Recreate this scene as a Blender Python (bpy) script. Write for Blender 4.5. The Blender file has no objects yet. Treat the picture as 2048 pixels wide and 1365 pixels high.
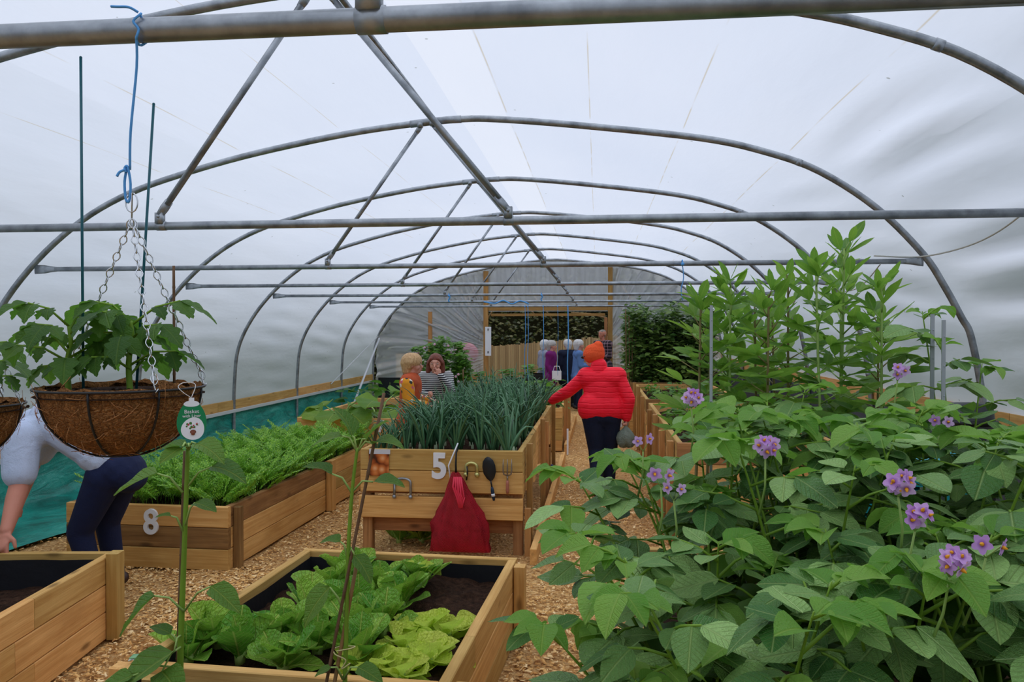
import bpy, bmesh, math, random
import numpy as np
from mathutils import Vector, Matrix, Quaternion

sc = bpy.context.scene
COL = sc.collection

# ------------------------------------------------------------------ camera
def look_camera():
    f, cx, cy, vx, vy = 1570.0, 1024.0, 682.5, 1195.0, 665.0
    th = math.atan((vx - cx) / f)
    pt = math.atan((vy - cy) / f)
    cd = bpy.data.cameras.new('camera')
    cd.sensor_width = 36.0
    cd.lens = f / 2048.0 * 36.0
    cd.clip_start, cd.clip_end = 0.05, 300
    co = bpy.data.objects.new('camera', cd)
    co.location = (0, 0, 1.7)
    co.rotation_euler = (math.pi / 2 + pt, 0, th)
    COL.objects.link(co)
    sc.camera = co
look_camera()

# ------------------------------------------------------------------ world: flat bright overcast sky
w = bpy.data.worlds.new('sky')
w.use_nodes = True
sc.world = w
bg = w.node_tree.nodes['Background']
bg.inputs[0].default_value = (0.875, 0.91, 1.0, 1)
# standard overcast luminance: the zenith three times as bright as the horizon
_tc = w.node_tree.nodes.new('ShaderNodeTexCoord'); _sx = w.node_tree.nodes.new('ShaderNodeSeparateXYZ'); _mx = w.node_tree.nodes.new('ShaderNodeMath'); _ml = w.node_tree.nodes.new('ShaderNodeMath')
_mx.operation = 'MAXIMUM'; _mx.inputs[1].default_value = 0.0; _ml.operation = 'MULTIPLY_ADD'; _ml.inputs[1].default_value = 0.88; _ml.inputs[2].default_value = 0.44
w.node_tree.links.new(_tc.outputs['Generated'], _sx.inputs[0]); w.node_tree.links.new(_sx.outputs[2], _mx.inputs[0]); w.node_tree.links.new(_mx.outputs[0], _ml.inputs[0]); w.node_tree.links.new(_ml.outputs[0], bg.inputs[1])
sc.view_settings.view_transform = 'Standard'
sc.view_settings.look = 'None'
sc.view_settings.gamma = 1.0
sc.view_settings.use_curve_mapping = False
sc.view_settings.exposure = 0.40
sc.cycles.use_denoising = True
sc.cycles.max_bounces = 10
sc.cycles.diffuse_bounces = 5
sc.cycles.transmission_bounces = 8
sc.cycles.transparent_max_bounces = 16
sc.cycles.sample_clamp_indirect = 6.0

R = random.Random(11)

# ------------------------------------------------------------------ mesh helpers
def link(o, parent=None):
    COL.objects.link(o)
    if parent is not None:
        o.parent = parent
    return o

class MB:
    """collects vertices and faces for ONE mesh"""
    def __init__(s):
        s.v = []; s.f = []; s.m = []
    def add(s, vs, fs, mi=0):
        b = len(s.v)
        s.v.extend([tuple(p) for p in vs])
        for q in fs:
            s.f.append(tuple(b + i for i in q)); s.m.append(mi)
    def box(s, lo, hi, mi=0, ch=0.0):
        x0, y0, z0 = lo; x1, y1, z1 = hi
        if ch <= 0:
            s.add([(x0,y0,z0),(x1,y0,z0),(x1,y1,z0),(x0,y1,z0),(x0,y0,z1),(x1,y0,z1),(x1,y1,z1),(x0,y1,z1)],
                  [(0,3,2,1),(4,5,6,7),(0,1,5,4),(1,2,6,5),(2,3,7,6),(3,0,4,7)], mi)
        else:
            prof = [(y0+ch,z0),(y1-ch,z0),(y1,z0+ch),(y1,z1-ch),(y1-ch,z1),(y0+ch,z1),(y0,z1-ch),(y0,z0+ch)]
            vs = [(x0,a,b) for a,b in prof] + [(x1,a,b) for a,b in prof]
            fs = [(i,(i+1)%8,8+(i+1)%8,8+i) for i in range(8)] + [tuple(range(7,-1,-1)), tuple(range(8,16))]
            fs = [tuple(reversed(q)) for q in fs[:8]] + [tuple(range(8)), tuple(range(15,7,-1))]
            s.add(vs, [tuple(reversed(q)) for q in fs], mi)
    def tube(s, pts, r, n=8, mi=0, cap=True, flat=1.0):
        pts = [Vector(p) for p in pts]
        k = len(pts)
        rs = r if isinstance(r, (list, tuple)) else [r] * k
        t0 = (pts[1] - pts[0]).normalized()
        a = t0.orthogonal().normalized()
        vs = []
        prev = t0
        for i in range(k):
            if i == 0: t = pts[1] - pts[0]
            elif i == k - 1: t = pts[-1] - pts[-2]
            else: t = pts[i+1] - pts[i-1]
            if t.length < 1e-9: t = prev.copy()
            t.normalize()
            q = prev.rotation_difference(t)
            a = (q @ a); a = (a - t * a.dot(t)).normalized()
            b = t.cross(a)
            prev = t
            for j in range(n):
                an = 2 * math.pi * j / n
                vs.append(pts[i] + a * (math.cos(an) * rs[i]) + b * (math.sin(an) * rs[i] * flat))
        fs = []
        for i in range(k - 1):
            for j in range(n):
                j2 = (j + 1) % n
                fs.append((i*n+j, i*n+j2, (i+1)*n+j2, (i+1)*n+j))
        if cap:
            fs.append(tuple(range(n-1, -1, -1)))
            fs.append(tuple(range((k-1)*n, k*n)))
        s.add(vs, fs, mi)
    def lathe(s, prof, n=24, mi=0, c=(0,0,0)):
        vs = []
        for r, z in prof:
            for j in range(n):
                a = 2*math.pi*j/n
                vs.append((c[0]+r*math.cos(a), c[1]+r*math.sin(a), c[2]+z))
        fs = []
        for i in range(len(prof)-1):
            for j in range(n):
                j2 = (j+1) % n
                fs.append((i*n+j, i*n+j2, (i+1)*n+j2, (i+1)*n+j))
        s.add(vs, fs, mi)
    def ball(s, c, r, n=10, m=6, sc=(1,1,1), mi=0):
        vs = [(c[0], c[1], c[2]-r*sc[2])]
        for i in range(1, m):
            p = -math.pi/2 + math.pi*i/m
            for j in range(n):
                a = 2*math.pi*j/n
                vs.append((c[0]+r*sc[0]*math.cos(p)*math.cos(a), c[1]+r*sc[1]*math.cos(p)*math.sin(a), c[2]+r*sc[2]*math.sin(p)))
        vs.append((c[0], c[1], c[2]+r*sc[2]))
        fs = []
        for j in range(n): fs.append((0, 1+(j+1)%n, 1+j))
        for i in range(m-2):
            for j in range(n):
                j2 = (j+1)%n
                fs.append((1+i*n+j, 1+i*n+j2, 1+(i+1)*n+j2, 1+(i+1)*n+j))
        L = len(vs)-1
        for j in range(n): fs.append((L, 1+(m-2)*n+j, 1+(m-2)*n+(j+1)%n))
        s.add(vs, fs, mi)
    def mesh(s, name, mats, smooth=True):
        me = bpy.data.meshes.new(name)
        me.from_pydata(s.v, [], s.f)
        for m in (mats if isinstance(mats, (list, tuple)) else [mats]):
            me.materials.append(m)
        if any(s.m): me.polygons.foreach_set('material_index', s.m)
        if smooth: me.polygons.foreach_set('use_smooth', [True]*len(s.f))
        me.update()
        return me
    def build(s, name, mats, parent=None, smooth=True, loc=None, mat4=None):
        o = bpy.data.objects.new(name, s.mesh(name, mats, smooth))
        if mat4 is not None: o.matrix_basis = mat4
        elif loc is not None: o.location = loc
        return link(o, parent)

def np_mesh(name, V, F, mats, smooth=True, fm=None):
    """V (n,3), F (m,k) fast mesh"""
    V = np.asarray(V, dtype=np.float32); F = np.asarray(F, dtype=np.int32)
    me = bpy.data.meshes.new(name)
    me.vertices.add(len(V)); me.vertices.foreach_set('co', V.ravel())
    k = F.shape[1]
    me.loops.add(F.size); me.loops.foreach_set('vertex_index', F.ravel())
    me.polygons.add(len(F))
    me.polygons.foreach_set('loop_start', np.arange(0, F.size, k, dtype=np.int32))
    me.polygons.foreach_set('loop_total', np.full(len(F), k, dtype=np.int32))
    for m in (mats if isinstance(mats, (list, tuple)) else [mats]): me.materials.append(m)
    if fm is not None: me.polygons.foreach_set('material_index', np.asarray(fm, dtype=np.int32))
    me.polygons.foreach_set('use_smooth', np.full(len(F), smooth, dtype=bool))
    me.update(calc_edges=True); me.validate()
    return me

def np_merge(var, mats4, pick):
    """merge many transformed copies: var list of (V,F) with equal face size; mats4 (n,4,4); pick index per copy"""
    Vs, Fs, off = [], [], 0
    mats4 = np.asarray(mats4); pick = np.asarray(pick)
    for k, (V, F) in enumerate(var):
        M = mats4[pick == k]
        if not len(M): continue
        Vh = np.c_[V, np.ones(len(V))]
        W = np.einsum('nij,vj->nvi', M[:, :3, :], Vh).reshape(-1, 3)
        G = (F[None] + (np.arange(len(M)) * len(V))[:, None, None]).reshape(-1, F.shape[1]) + off
        off += len(W); Vs.append(W); Fs.append(G)
    return np.concatenate(Vs), np.concatenate(Fs)

def frame(d, up=(0, 0, 1), loc=(0, 0, 0), s=1.0):
    """matrix with local +X along d and +Z near up"""
    d = Vector(d).normalized(); up = Vector(up)
    y = up.cross(d)
    if y.length < 1e-5: y = Vector((0, 1, 0)).cross(d) if abs(d.y) < .9 else Vector((1, 0, 0)).cross(d)
    y.normalize(); z = d.cross(y)
    sx, sy, sz = (s, s, s) if not isinstance(s, (tuple, list)) else s
    return Matrix(((d.x*sx, y.x*sy, z.x*sz, loc[0]), (d.y*sx, y.y*sy, z.y*sz, loc[1]), (d.z*sx, y.z*sy, z.z*sz, loc[2]), (0, 0, 0, 1)))

def tag(o, label, cat, group=None, kind=None):
    o['label'] = label; o['category'] = cat
    if group: o['group'] = group
    if kind: o['kind'] = kind
    return o
def struct(o, label=None):
    o['kind'] = 'structure'
    if label: o['label'] = label
    return o
def empty(name, loc=(0, 0, 0), rz=0.0, parent=None):
    o = bpy.data.objects.new(name, None)
    o.empty_display_size = 0.05
    o.location = loc; o.rotation_euler = (0, 0, rz)
    return link(o, parent)
def inst(name, me, mat4, parent=None):
    o = bpy.data.objects.new(name, me); o.matrix_basis = mat4
    return link(o, parent)
def copy_tree(o, parent=None):
    c = o.copy(); COL.objects.link(c); c.parent = parent
    for ch in list(o.children): copy_tree(ch, c)
    return c
def smoothstep(a, b, x):
    t = max(0.0, min(1.0, (x-a)/(b-a))); return t*t*(3-2*t)
def catmull(pts, per=6):
    P = [Vector(p) for p in pts]; out = []
    for i in range(len(P)-1):
        p0 = P[max(i-1, 0)]; p1 = P[i]; p2 = P[i+1]; p3 = P[min(i+2, len(P)-1)]
        for k in range(per):
            t = k/per
            out.append(0.5*((2*p1)+(p2-p0)*t+(2*p0-5*p1+4*p2-p3)*t*t+(3*p1-p0-3*p2+p3)*t**3))
    out.append(P[-1]); return out

# ------------------------------------------------------------------ material helpers
class NT:
    def __init__(s, name):
        s.mat = bpy.data.materials.new(name); s.mat.use_nodes = True
        s.t = s.mat.node_tree; s.t.nodes.clear()
        s.out = s.n('ShaderNodeOutputMaterial')
    def n(s, typ, **kw):
        nd = s.t.nodes.new(typ)
        for k, v in kw.items():
            if k == 'ins':
                for a, b in v.items(): 
                    if isinstance(b, bpy.types.NodeSocket): s.t.links.new(b, nd.inputs[a])
                    else: nd.inputs[a].default_value = b
            else: setattr(nd, k, v)
        return nd
    def l(s, a, b): s.t.links.new(a, b)
    def surf(s, sh): s.l(sh, s.out.inputs['Surface']); return s.mat
    def coord(s, which='Object', scale=(1, 1, 1), rot=(0, 0, 0), loc=(0, 0, 0)):
        tc = s.n('ShaderNodeTexCoord')
        mp = s.n('ShaderNodeMapping', ins={'Scale': scale, 'Rotation': rot, 'Location': loc})
        s.l(tc.outputs[which], mp.inputs['Vector']); return mp.outputs['Vector']
    def noise(s, vec, sc=5.0, det=4.0, rough=.55, dist=0.0):
        nd = s.n('ShaderNodeTexNoise', ins={'Scale': sc, 'Detail': det, 'Roughness': rough, 'Distortion': dist})
        s.l(vec, nd.inputs['Vector']); return nd.outputs['Fac']
    def ramp(s, fac, stops, interp='LINEAR'):
        nd = s.n('ShaderNodeValToRGB'); cr = nd.color_ramp; cr.interpolation = interp
        while len(cr.elements) < len(stops): cr.elements.new(0.5)
        for e, (p, c) in zip(cr.elements, stops):
            e.position = p; e.color = c if len(c) == 4 else (*c, 1)
        s.l(fac, nd.inputs['Fac']); return nd.outputs['Color']
    def mix(s, fac, a, b, blend='MIX'):
        nd = s.n('ShaderNodeMix', data_type='RGBA', blend_type=blend)
        for sock, v in ((nd.inputs['Factor'], fac), (nd.inputs['A'], a), (nd.inputs['B'], b)):
            if isinstance(v, bpy.types.NodeSocket): s.l(v, sock)
            elif isinstance(v, (int, float)): sock.default_value = v
            else: sock.default_value = v if len(v) == 4 else (*v, 1)
        return [o for o in nd.outputs if o.type == 'RGBA'][0]
    def math(s, op, a, b=0.0, clamp=False):
        nd = s.n('ShaderNodeMath', operation=op, use_clamp=clamp)
        for i, v in enumerate((a, b)):
            if isinstance(v, bpy.types.NodeSocket): s.l(v, nd.inputs[i])
            else: nd.inputs[i].default_value = v
        return nd.outputs[0]
    def bump(s, h, strength=.3, dist=.01):
        nd = s.n('ShaderNodeBump', ins={'Strength': strength, 'Distance': dist})
        s.l(h, nd.inputs['Height']); return nd.outputs['Normal']
    def rnd(s):
        return s.n('ShaderNodeObjectInfo').outputs['Random']
    def pbsdf(s, col, rough=.6, metal=0.0, normal=None, spec=.4, **kw):
        nd = s.n('ShaderNodeBsdfPrincipled')
        for sock, v in ((nd.inputs['Base Color'], col), (nd.inputs['Roughness'], rough), (nd.inputs['Metallic'], metal), (nd.inputs['Specular IOR Level'], spec)):
            if isinstance(v, bpy.types.NodeSocket): s.l(v, sock)
            elif isinstance(v, (int, float)): sock.default_value = v
            else: sock.default_value = v if len(v) == 4 else (*v, 1)
        if normal is not None: s.l(normal, nd.inputs['Normal'])
        for k, v in kw.items(): nd.inputs[k].default_value = v
        return nd.outputs[0]
    def sepxyz(s, vec):
        nd = s.n('ShaderNodeSeparateXYZ'); s.l(vec, nd.inputs[0]); return nd.outputs
    def mixsh(s, fac, a, b):
        nd = s.n('ShaderNodeMixShader')
        if isinstance(fac, bpy.types.NodeSocket): s.l(fac, nd.inputs[0])
        else: nd.inputs[0].default_value = fac
        s.l(a, nd.inputs[1]); s.l(b, nd.inputs[2]); return nd.outputs[0]

def srgb(r, g, b):
    return tuple(((c/255)/12.92 if c/255 <= .04045 else ((c/255+.055)/1.055)**2.4) for c in (r, g, b))

def m_plain(name, rgb, rough=.6, metal=0.0, spec=.4, var=0.0, bump=0.0, bscale=40.0):
    t = NT(name)
    col = (*rgb, 1)
    nrm = None
    v = t.coord()
    if var > 0:
        nz = t.noise(v, bscale*.3, 3)
        col = t.mix(t.math('MULTIPLY', nz, 1.0), tuple(c*(1-var) for c in rgb), tuple(min(1, c*(1+var)) for c in rgb))
    if bump > 0: nrm = t.bump(t.noise(v, bscale, 4), bump, .01)
    return t.surf(t.pbsdf(col, rough, metal, nrm, spec))

def m_wood(name, light, dark, knot=True, red=0.0):
    """sawn softwood board, grain along local X"""
    t = NT(name)
    rn = t.rnd()
    tc = t.n('ShaderNodeTexCoord')
    off = t.n('ShaderNodeCombineXYZ')
    t.l(t.math('MULTIPLY', rn, 37.0), off.inputs[0]); t.l(t.math('MULTIPLY', rn, 11.0), off.inputs[1]); t.l(t.math('MULTIPLY', rn, 23.0), off.inputs[2])
    ad = t.n('ShaderNodeVectorMath', operation='ADD'); t.l(tc.outputs['Object'], ad.inputs[0]); t.l(off.outputs[0], ad.inputs[1])
    def mapp(sc):
        mp = t.n('ShaderNodeMapping', ins={'Scale': sc}); t.l(ad.outputs[0], mp.inputs['Vector']); return mp.outputs[0]
    g1 = t.noise(mapp((1.2, 26, 26)), 1.5, 6, .6, .6)
    g2 = t.noise(mapp((3, 140, 140)), 1.2, 3, .5)
    blot = t.noise(mapp((1.6, 3, 3)), 1.5, 3)
    col = t.ramp(g1, [(.25, dark), (.5, tuple((a+b)/2 for a, b in zip(light, dark))), (.72, light)])
    col = t.mix(t.math('MULTIPLY', g2, .35), col, tuple(c*.62 for c in dark))
    col = t.mix(t.math('MULTIPLY', t.math('SUBTRACT', blot, .45, True), 1.6, True), col, tuple(c*.72 for c in dark))
    if knot:
        vo = t.n('ShaderNodeTexVoronoi', ins={'Scale': 1.0, 'Randomness': 1.0}); t.l(mapp((2.6, 7.5, 7.5)), vo.inputs['Vector'])
        k = t.ramp(vo.outputs['Distance'], [(.06, (1, 1, 1)), (.17, (0, 0, 0))])
        col = t.mix(t.math('MULTIPLY', k, .75), col, tuple(c*.3 for c in dark))
    # per board tone
    hs = t.n('ShaderNodeHueSaturation', ins={'Saturation': 1.0})
    t.l(t.math('ADD', t.math('MULTIPLY', rn, .5), .74), hs.inputs['Value'])
    t.l(t.math('ADD', t.math('MULTIPLY', rn, -.02), .51), hs.inputs['Hue'])
    t.l(col, hs.inputs['Color'])
    return t.surf(t.pbsdf(hs.outputs[0], .75, 0, t.bump(t.math('ADD', g1, g2), .25, .004), .25))

def m_leaf(name, a, b, vein=(.3, .4, .2), trans=.35, rough=.42, nveins=9.0, veinmix=.25, bump=.35, crinkle=0.0, tcol=None, spec=.45, warmth=(1.14, 1.0, .52)):
    """leaf lying in local XY, stalk at origin, tip at x=1"""
    t = NT(name)
    rn = t.rnd()
    co = t.coord('Object')
    x, y, z = t.sepxyz(co)
    ay = t.math('ABSOLUTE', y)
    ph = t.math('SUBTRACT', t.math('MULTIPLY', x, nveins), t.math('MULTIPLY', ay, nveins*.9))
    tri = t.math('ABSOLUTE', t.math('SUBTRACT', t.math('FRACT', ph), .5))        # 0.5 at vein
    veinm = t.ramp(tri, [(.38, (0, 0, 0)), (.5, (1, 1, 1))])
    mid = t.ramp(ay, [(.006, (1, 1, 1)), (.03, (0, 0, 0))])
    vm = t.math('MAXIMUM', t.math('MULTIPLY', veinm, .55), mid)
    nz = t.noise(co, 7.0, 3)
    base = t.mix(rn, a, b)
    base = t.mix(t.math('MULTIPLY', nz, .35), base, tuple(c*.6 for c in a))
    col = t.mix(t.math('MULTIPLY', vm, veinmix), base, vein)
    h = t.math('ADD', t.math('MULTIPLY', vm, -1.0), t.math('MULTIPLY', t.noise(co, 24.0, 3), .6))
    if crinkle > 0:
        vo = t.n('ShaderNodeTexVoronoi', ins={'Scale': 13.0}); t.l(co, vo.inputs['Vector'])
        h = t.math('ADD', h, t.math('MULTIPLY', vo.outputs['Distance'], -crinkle))
    warm = t.n('ShaderNodeMix', data_type='RGBA', blend_type='MULTIPLY', ins={0: 1.0}); warm.inputs['B'].default_value = (*warmth, 1); t.l(col, warm.inputs['A']); col = [o for o in warm.outputs if o.type == 'RGBA'][0]      # chlorophyll absorbs most of the blue
    nrm = t.bump(h, bump, .03)
    p = t.pbsdf(col, rough, 0, nrm, spec)
    tr = t.n('ShaderNodeBsdfTranslucent')
    tc = t.mix(.5, col, tcol if tcol else (min(1, b[0]*1.9), min(1, b[1]*1.9), b[2]*.8))
    t.l(tc, tr.inputs['Color'])
    return t.surf(t.mixsh(trans, p, tr.outputs[0]))

# ------------------------------------------------------------------ shared materials
M = {}
M['wood'] = m_wood('pale_sawn_timber', srgb(234, 192, 120), srgb(192, 141, 72))
M['wood_dark'] = m_wood('weathered_timber', srgb(190, 142, 88), srgb(124, 84, 48))
M['wood_far'] = m_wood('timber_post', srgb(206, 160, 96), srgb(150, 106, 56), knot=False)
M['liner'] = m_plain('black_membrane', (.012, .013, .017), .38, 0, .5, 0, .5, 9.0)
M['white'] = m_plain('white_plastic', (.78, .8, .84), .4)
M['blue'] = m_plain('blue_twine', srgb(92, 160, 222), .8, 0, .2)
M['wire'] = m_plain('pale_cable', srgb(200, 200, 190), .5)
M['black'] = m_plain('black_paint', (.01, .01, .012), .45)
M['cane'] = m_plain('brown_cane', srgb(112, 84, 60), .7, 0, .3, .3, .3, 60)
M['bamboo'] = m_plain('bamboo_cane', srgb(146, 112, 70), .6, 0, .3, .25, .2, 50)
M['stickgreen'] = m_plain('teal_coated_rod', srgb(24, 92, 104), .4)
M['greystake'] = m_plain('grey_stake', srgb(168, 172, 178), .5, .2)

def m_steel():
    t = NT('galvanised_steel')
    v = t.coord('Object')
    n1 = t.noise(v, 9.0, 5, .6); n2 = t.noise(v, 70.0, 3)
    col = t.ramp(n1, [(.3, srgb(118, 124, 130)), (.62, srgb(176, 182, 188))])
    col = t.mix(t.math('MULTIPLY', n2, .3), col, srgb(90, 94, 96))
    return t.surf(t.pbsdf(col, t.math('ADD', t.math('MULTIPLY', n1, .3), .28), .75, t.bump(n2, .08, .004), .5))
M['steel'] = m_steel()
M['chain'] = m_plain('bright_chain', srgb(205, 208, 212), .22, .95)

def m_soil():
    t = NT('dark_compost')
    v = t.coord('Object')
    n1 = t.noise(v, 30.0, 6, .7); n2 = t.noise(v, 120.0, 3, .6)
    col = t.ramp(n1, [(.3, srgb(34, 23, 17)), (.6, srgb(80, 56, 42)), (.8, srgb(118, 88, 66))])
    sp = t.ramp(n2, [(.70, (0, 0, 0)), (.76, (1, 1, 1))])
    col = t.mix(t.math('MULTIPLY', sp, .5), col, srgb(190, 176, 160))
    return t.surf(t.pbsdf(col, .95, 0, t.bump(t.math('ADD', n1, n2), .9, .03), .1))
M['soil'] = m_soil()

def m_chips(name, geo=False):
    t = NT(name)
    if geo:
        v = t.coord('Object'); 
        r = t.n('ShaderNodeNewGeometry').outputs['Random Per Island']
        col = t.ramp(r, [(0, srgb(150, 104, 56)), (.35, srgb(210, 158, 92)), (.7, srgb(238, 194, 126)), (1, srgb(252, 224, 172))])
        return t.surf(t.pbsdf(col, .85, 0, None, .15))
    v = t.coord('Object', (1, 1, 1))
    vo = t.n('ShaderNodeTexVoronoi', ins={'Scale': 55.0}); t.l(v, vo.inputs['Vector'])
    big = t.noise(v, 1.1, 4)
    n1 = t.noise(v, 60.0, 5, .7)
    c = t.ramp(t.sepxyz(vo.outputs['Color'])[0], [(0, srgb(164, 116, 64)), (.5, srgb(222, 170, 104)), (1, srgb(248, 208, 144))])
    c = t.mix(t.math('MULTIPLY', t.ramp(n1, [(.35, (1, 1, 1)), (.55, (0, 0, 0))]), .3), c, srgb(104, 72, 40))
    c = t.mix(t.math('MULTIPLY', t.ramp(big, [(.4, (0, 0, 0)), (.65, (1, 1, 1))]), .45), c, srgb(190, 150, 104))
    return t.surf(t.pbsdf(c, .9, 0, t.bump(t.math('ADD', vo.outputs['Distance'], n1), .8, .02), .15))
M['chips_floor'] = m_chips('wood_chip_floor')
M['chips'] = m_chips('loose_wood_chips', True)

# leaves
M['potato'] = m_leaf('potato_leaf', srgb(58, 116, 48), srgb(172, 214, 140), srgb(190, 216, 150), .13, .36, 9, .42, .6, tcol=(.20, .46, .06), warmth=(1.02, 1.0, .76))
M['potato_pale'] = m_leaf('potato_leaf_young', srgb(104, 166, 66), srgb(156, 206, 104), srgb(200, 226, 140), .42, .45, 9, .3, .5, tcol=(.3, .6, .08), warmth=(1.04, 1.0, .7))
M['bean'] = m_leaf('bean_leaf', srgb(80, 142, 60), srgb(150, 200, 104), srgb(186, 214, 140), .45, .42, 10, .2, .3, tcol=(.38, .68, .11))
M['cos'] = m_leaf('cos_lettuce_leaf', srgb(82, 158, 54), srgb(168, 220, 106), srgb(220, 240, 170), .26, .26, 8, .5, .7, .5, tcol=(.26, .56, .07))
M['crisp'] = m_leaf('crisp_lettuce_leaf', srgb(196, 232, 96), srgb(226, 248, 140), srgb(236, 248, 170), .42, .38, 7, .3, .6, .9, tcol=(.62, .9, .16))
M['tomato'] = m_leaf('tomato_leaf', srgb(52, 100, 50), srgb(96, 148, 76), srgb(140, 180, 110), .42, .5, 8, .25, .5, tcol=(.20, .5, .05))
M['sunflower'] = m_leaf('sunflower_leaf', srgb(64, 118, 50), srgb(110, 160, 72), srgb(176, 204, 130), .35, .5, 7, .4, .6, tcol=(.25, .5, .08))
M['squash'] = m_leaf('squash_leaf', srgb(60, 126, 34), srgb(128, 176, 60), srgb(190, 214, 130), .4, .5, 7, .3, .5, tcol=(.38, .62, .08))
M['lowgreen'] = m_leaf('low_green_leaf', srgb(52, 110, 42), srgb(110, 160, 84), srgb(160, 190, 120), .35, .5, 7, .3, .4)
M['hedge'] = m_leaf('hedge_leaf', srgb(36, 62, 28), srgb(84, 104, 48), srgb(90, 110, 60), .3, .6, 7, .1, .2)
M['pea'] = m_leaf('pea_leaf', srgb(60, 110, 50), srgb(106, 156, 86), srgb(150, 180, 120), .4, .5, 7, .1, .2)
def m_stem(name, c, trans=.0): return m_plain(name, srgb(*c), .55, 0, .35, .2)
M['stem'] = m_stem('green_stem', (116, 152, 44))
M['stem_pale'] = m_stem('pale_green_stem', (150, 178, 96))
M['stem_brown'] = m_stem('brown_stem', (128, 116, 70))
def m_blade(name, a, b, trans=.25):
    t = NT(name)
    rn = t.n('ShaderNodeNewGeometry').outputs['Random Per Island']
    col = t.mix(rn, a, b)
    p = t.pbsdf(col, .4, 0, None, .5)
    tr = t.n('ShaderNodeBsdfTranslucent'); t.l(t.mix(.5, col, (.2, .45, .08)), tr.inputs[0])
    return t.surf(t.mixsh(trans, p, tr.outputs[0]))
M['onion'] = m_blade('onion_blade', srgb(22, 68, 40), srgb(90, 138, 96), .10)
M['onion_pale'] = m_blade('onion_neck', srgb(150, 176, 130), srgb(190, 204, 170), .1)
M['carrot'] = m_blade('carrot_fern', srgb(84, 148, 22), srgb(164, 212, 60), .35)
M['grassy'] = m_blade('grass_blade', srgb(70, 110, 48), srgb(130, 160, 80), .3)
M['hedgemass'] = m_blade('hedge_foliage', srgb(36, 50, 24), srgb(108, 104, 56), .25)
M['farbean'] = m_blade('dense_bean_foliage', srgb(48, 80, 30), srgb(120, 146, 70), .25)
# ================================================================== SETTING
YS = [1.3 + 2.5*i for i in range(7)]            # hoop positions along the tunnel
YEND = 18.85
ARCH = [(-5.45, 0), (-5.45, .45), (-5.44, .9), (-5.38, 1.44), (-5.16, 1.90), (-4.81, 2.32), (-4.39, 2.66), (-3.95, 2.886), (-3.42, 3.053),
        (-2.82, 3.198), (-2.03, 3.339), (-1.4, 3.41), (-1.1, 3.428), (-.82, 3.42), (-.19, 3.356), (.8, 3.225), (1.31, 3.10), (1.71, 2.94),
        (2.13, 2.651), (2.47, 2.295), (2.63, 2.04), (2.75, 1.81), (2.82, 1.66), (2.905, 1.19), (2.93, .75), (2.93, .4), (2.93, 0)]
ARC = [(p.x, p.y) for p in catmull([(a, b, 0) for a, b in ARCH], 5)]
def arch_z(x):
    for (x0, z0), (x1, z1) in zip(ARC, ARC[1:]):
        if x0 <= x <= x1 and x1 > x0 and max(z0, z1) > 1.2:
            return z0 + (z1-z0)*(x-x0)/(x1-x0)
    return 0.9

# ground outside and wood-chip floor inside
def m_grass():
    t = NT('grass_outside'); v = t.coord('Object')
    return t.surf(t.pbsdf(t.ramp(t.noise(v, 3, 6), [(.3, srgb(40, 58, 30)), (.7, srgb(86, 104, 56))]), .95, 0, None, .1))
def build_ground():          # unseen banks added in place of trees, to darken the film's sides
    n = 81; xs = np.linspace(-60, 60, n); ys = np.linspace(-50, 70, n); V = []
    for x in xs:
        for y in ys:
            d = abs(x+1.25); h = 8.0*smoothstep(5.6, 12.5, d)+7.0*smoothstep(25.0, 36, y)+5.0*smoothstep(-10, -20, y)
            V.append((x, y, -.03+min(h, 8.0)))
    i = np.arange(n*n).reshape(n, n); F = np.stack([i[:-1, :-1], i[1:, :-1], i[1:, 1:], i[:-1, 1:]], -1).reshape(-1, 4)
    struct(link(bpy.data.objects.new('ground', np_mesh('ground', V, F, m_grass()))))
build_ground()
def build_floor():
    nx, ny = 60, 150
    xs = np.linspace(-5.5, 2.98, nx); ys = np.linspace(-5.9, 19.2, ny)
    X, Y = np.meshgrid(xs, ys, indexing='ij')
    Z = .012*np.sin(X*3.1+Y*.7)*np.sin(Y*2.3-X) + .008*np.sin(X*7+1.3)*np.sin(Y*6.1) - .012
    V = np.stack([X, Y, Z], -1).reshape(-1, 3)
    i = np.arange(nx*ny).reshape(nx, ny)
    F = np.stack([i[:-1, :-1], i[1:, :-1], i[1:, 1:], i[:-1, 1:]], -1).reshape(-1, 4)
    struct(link(bpy.data.objects.new('floor', np_mesh('floor', V, F, M['chips_floor']))), 'path of trodden wood chips')
build_floor()
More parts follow.
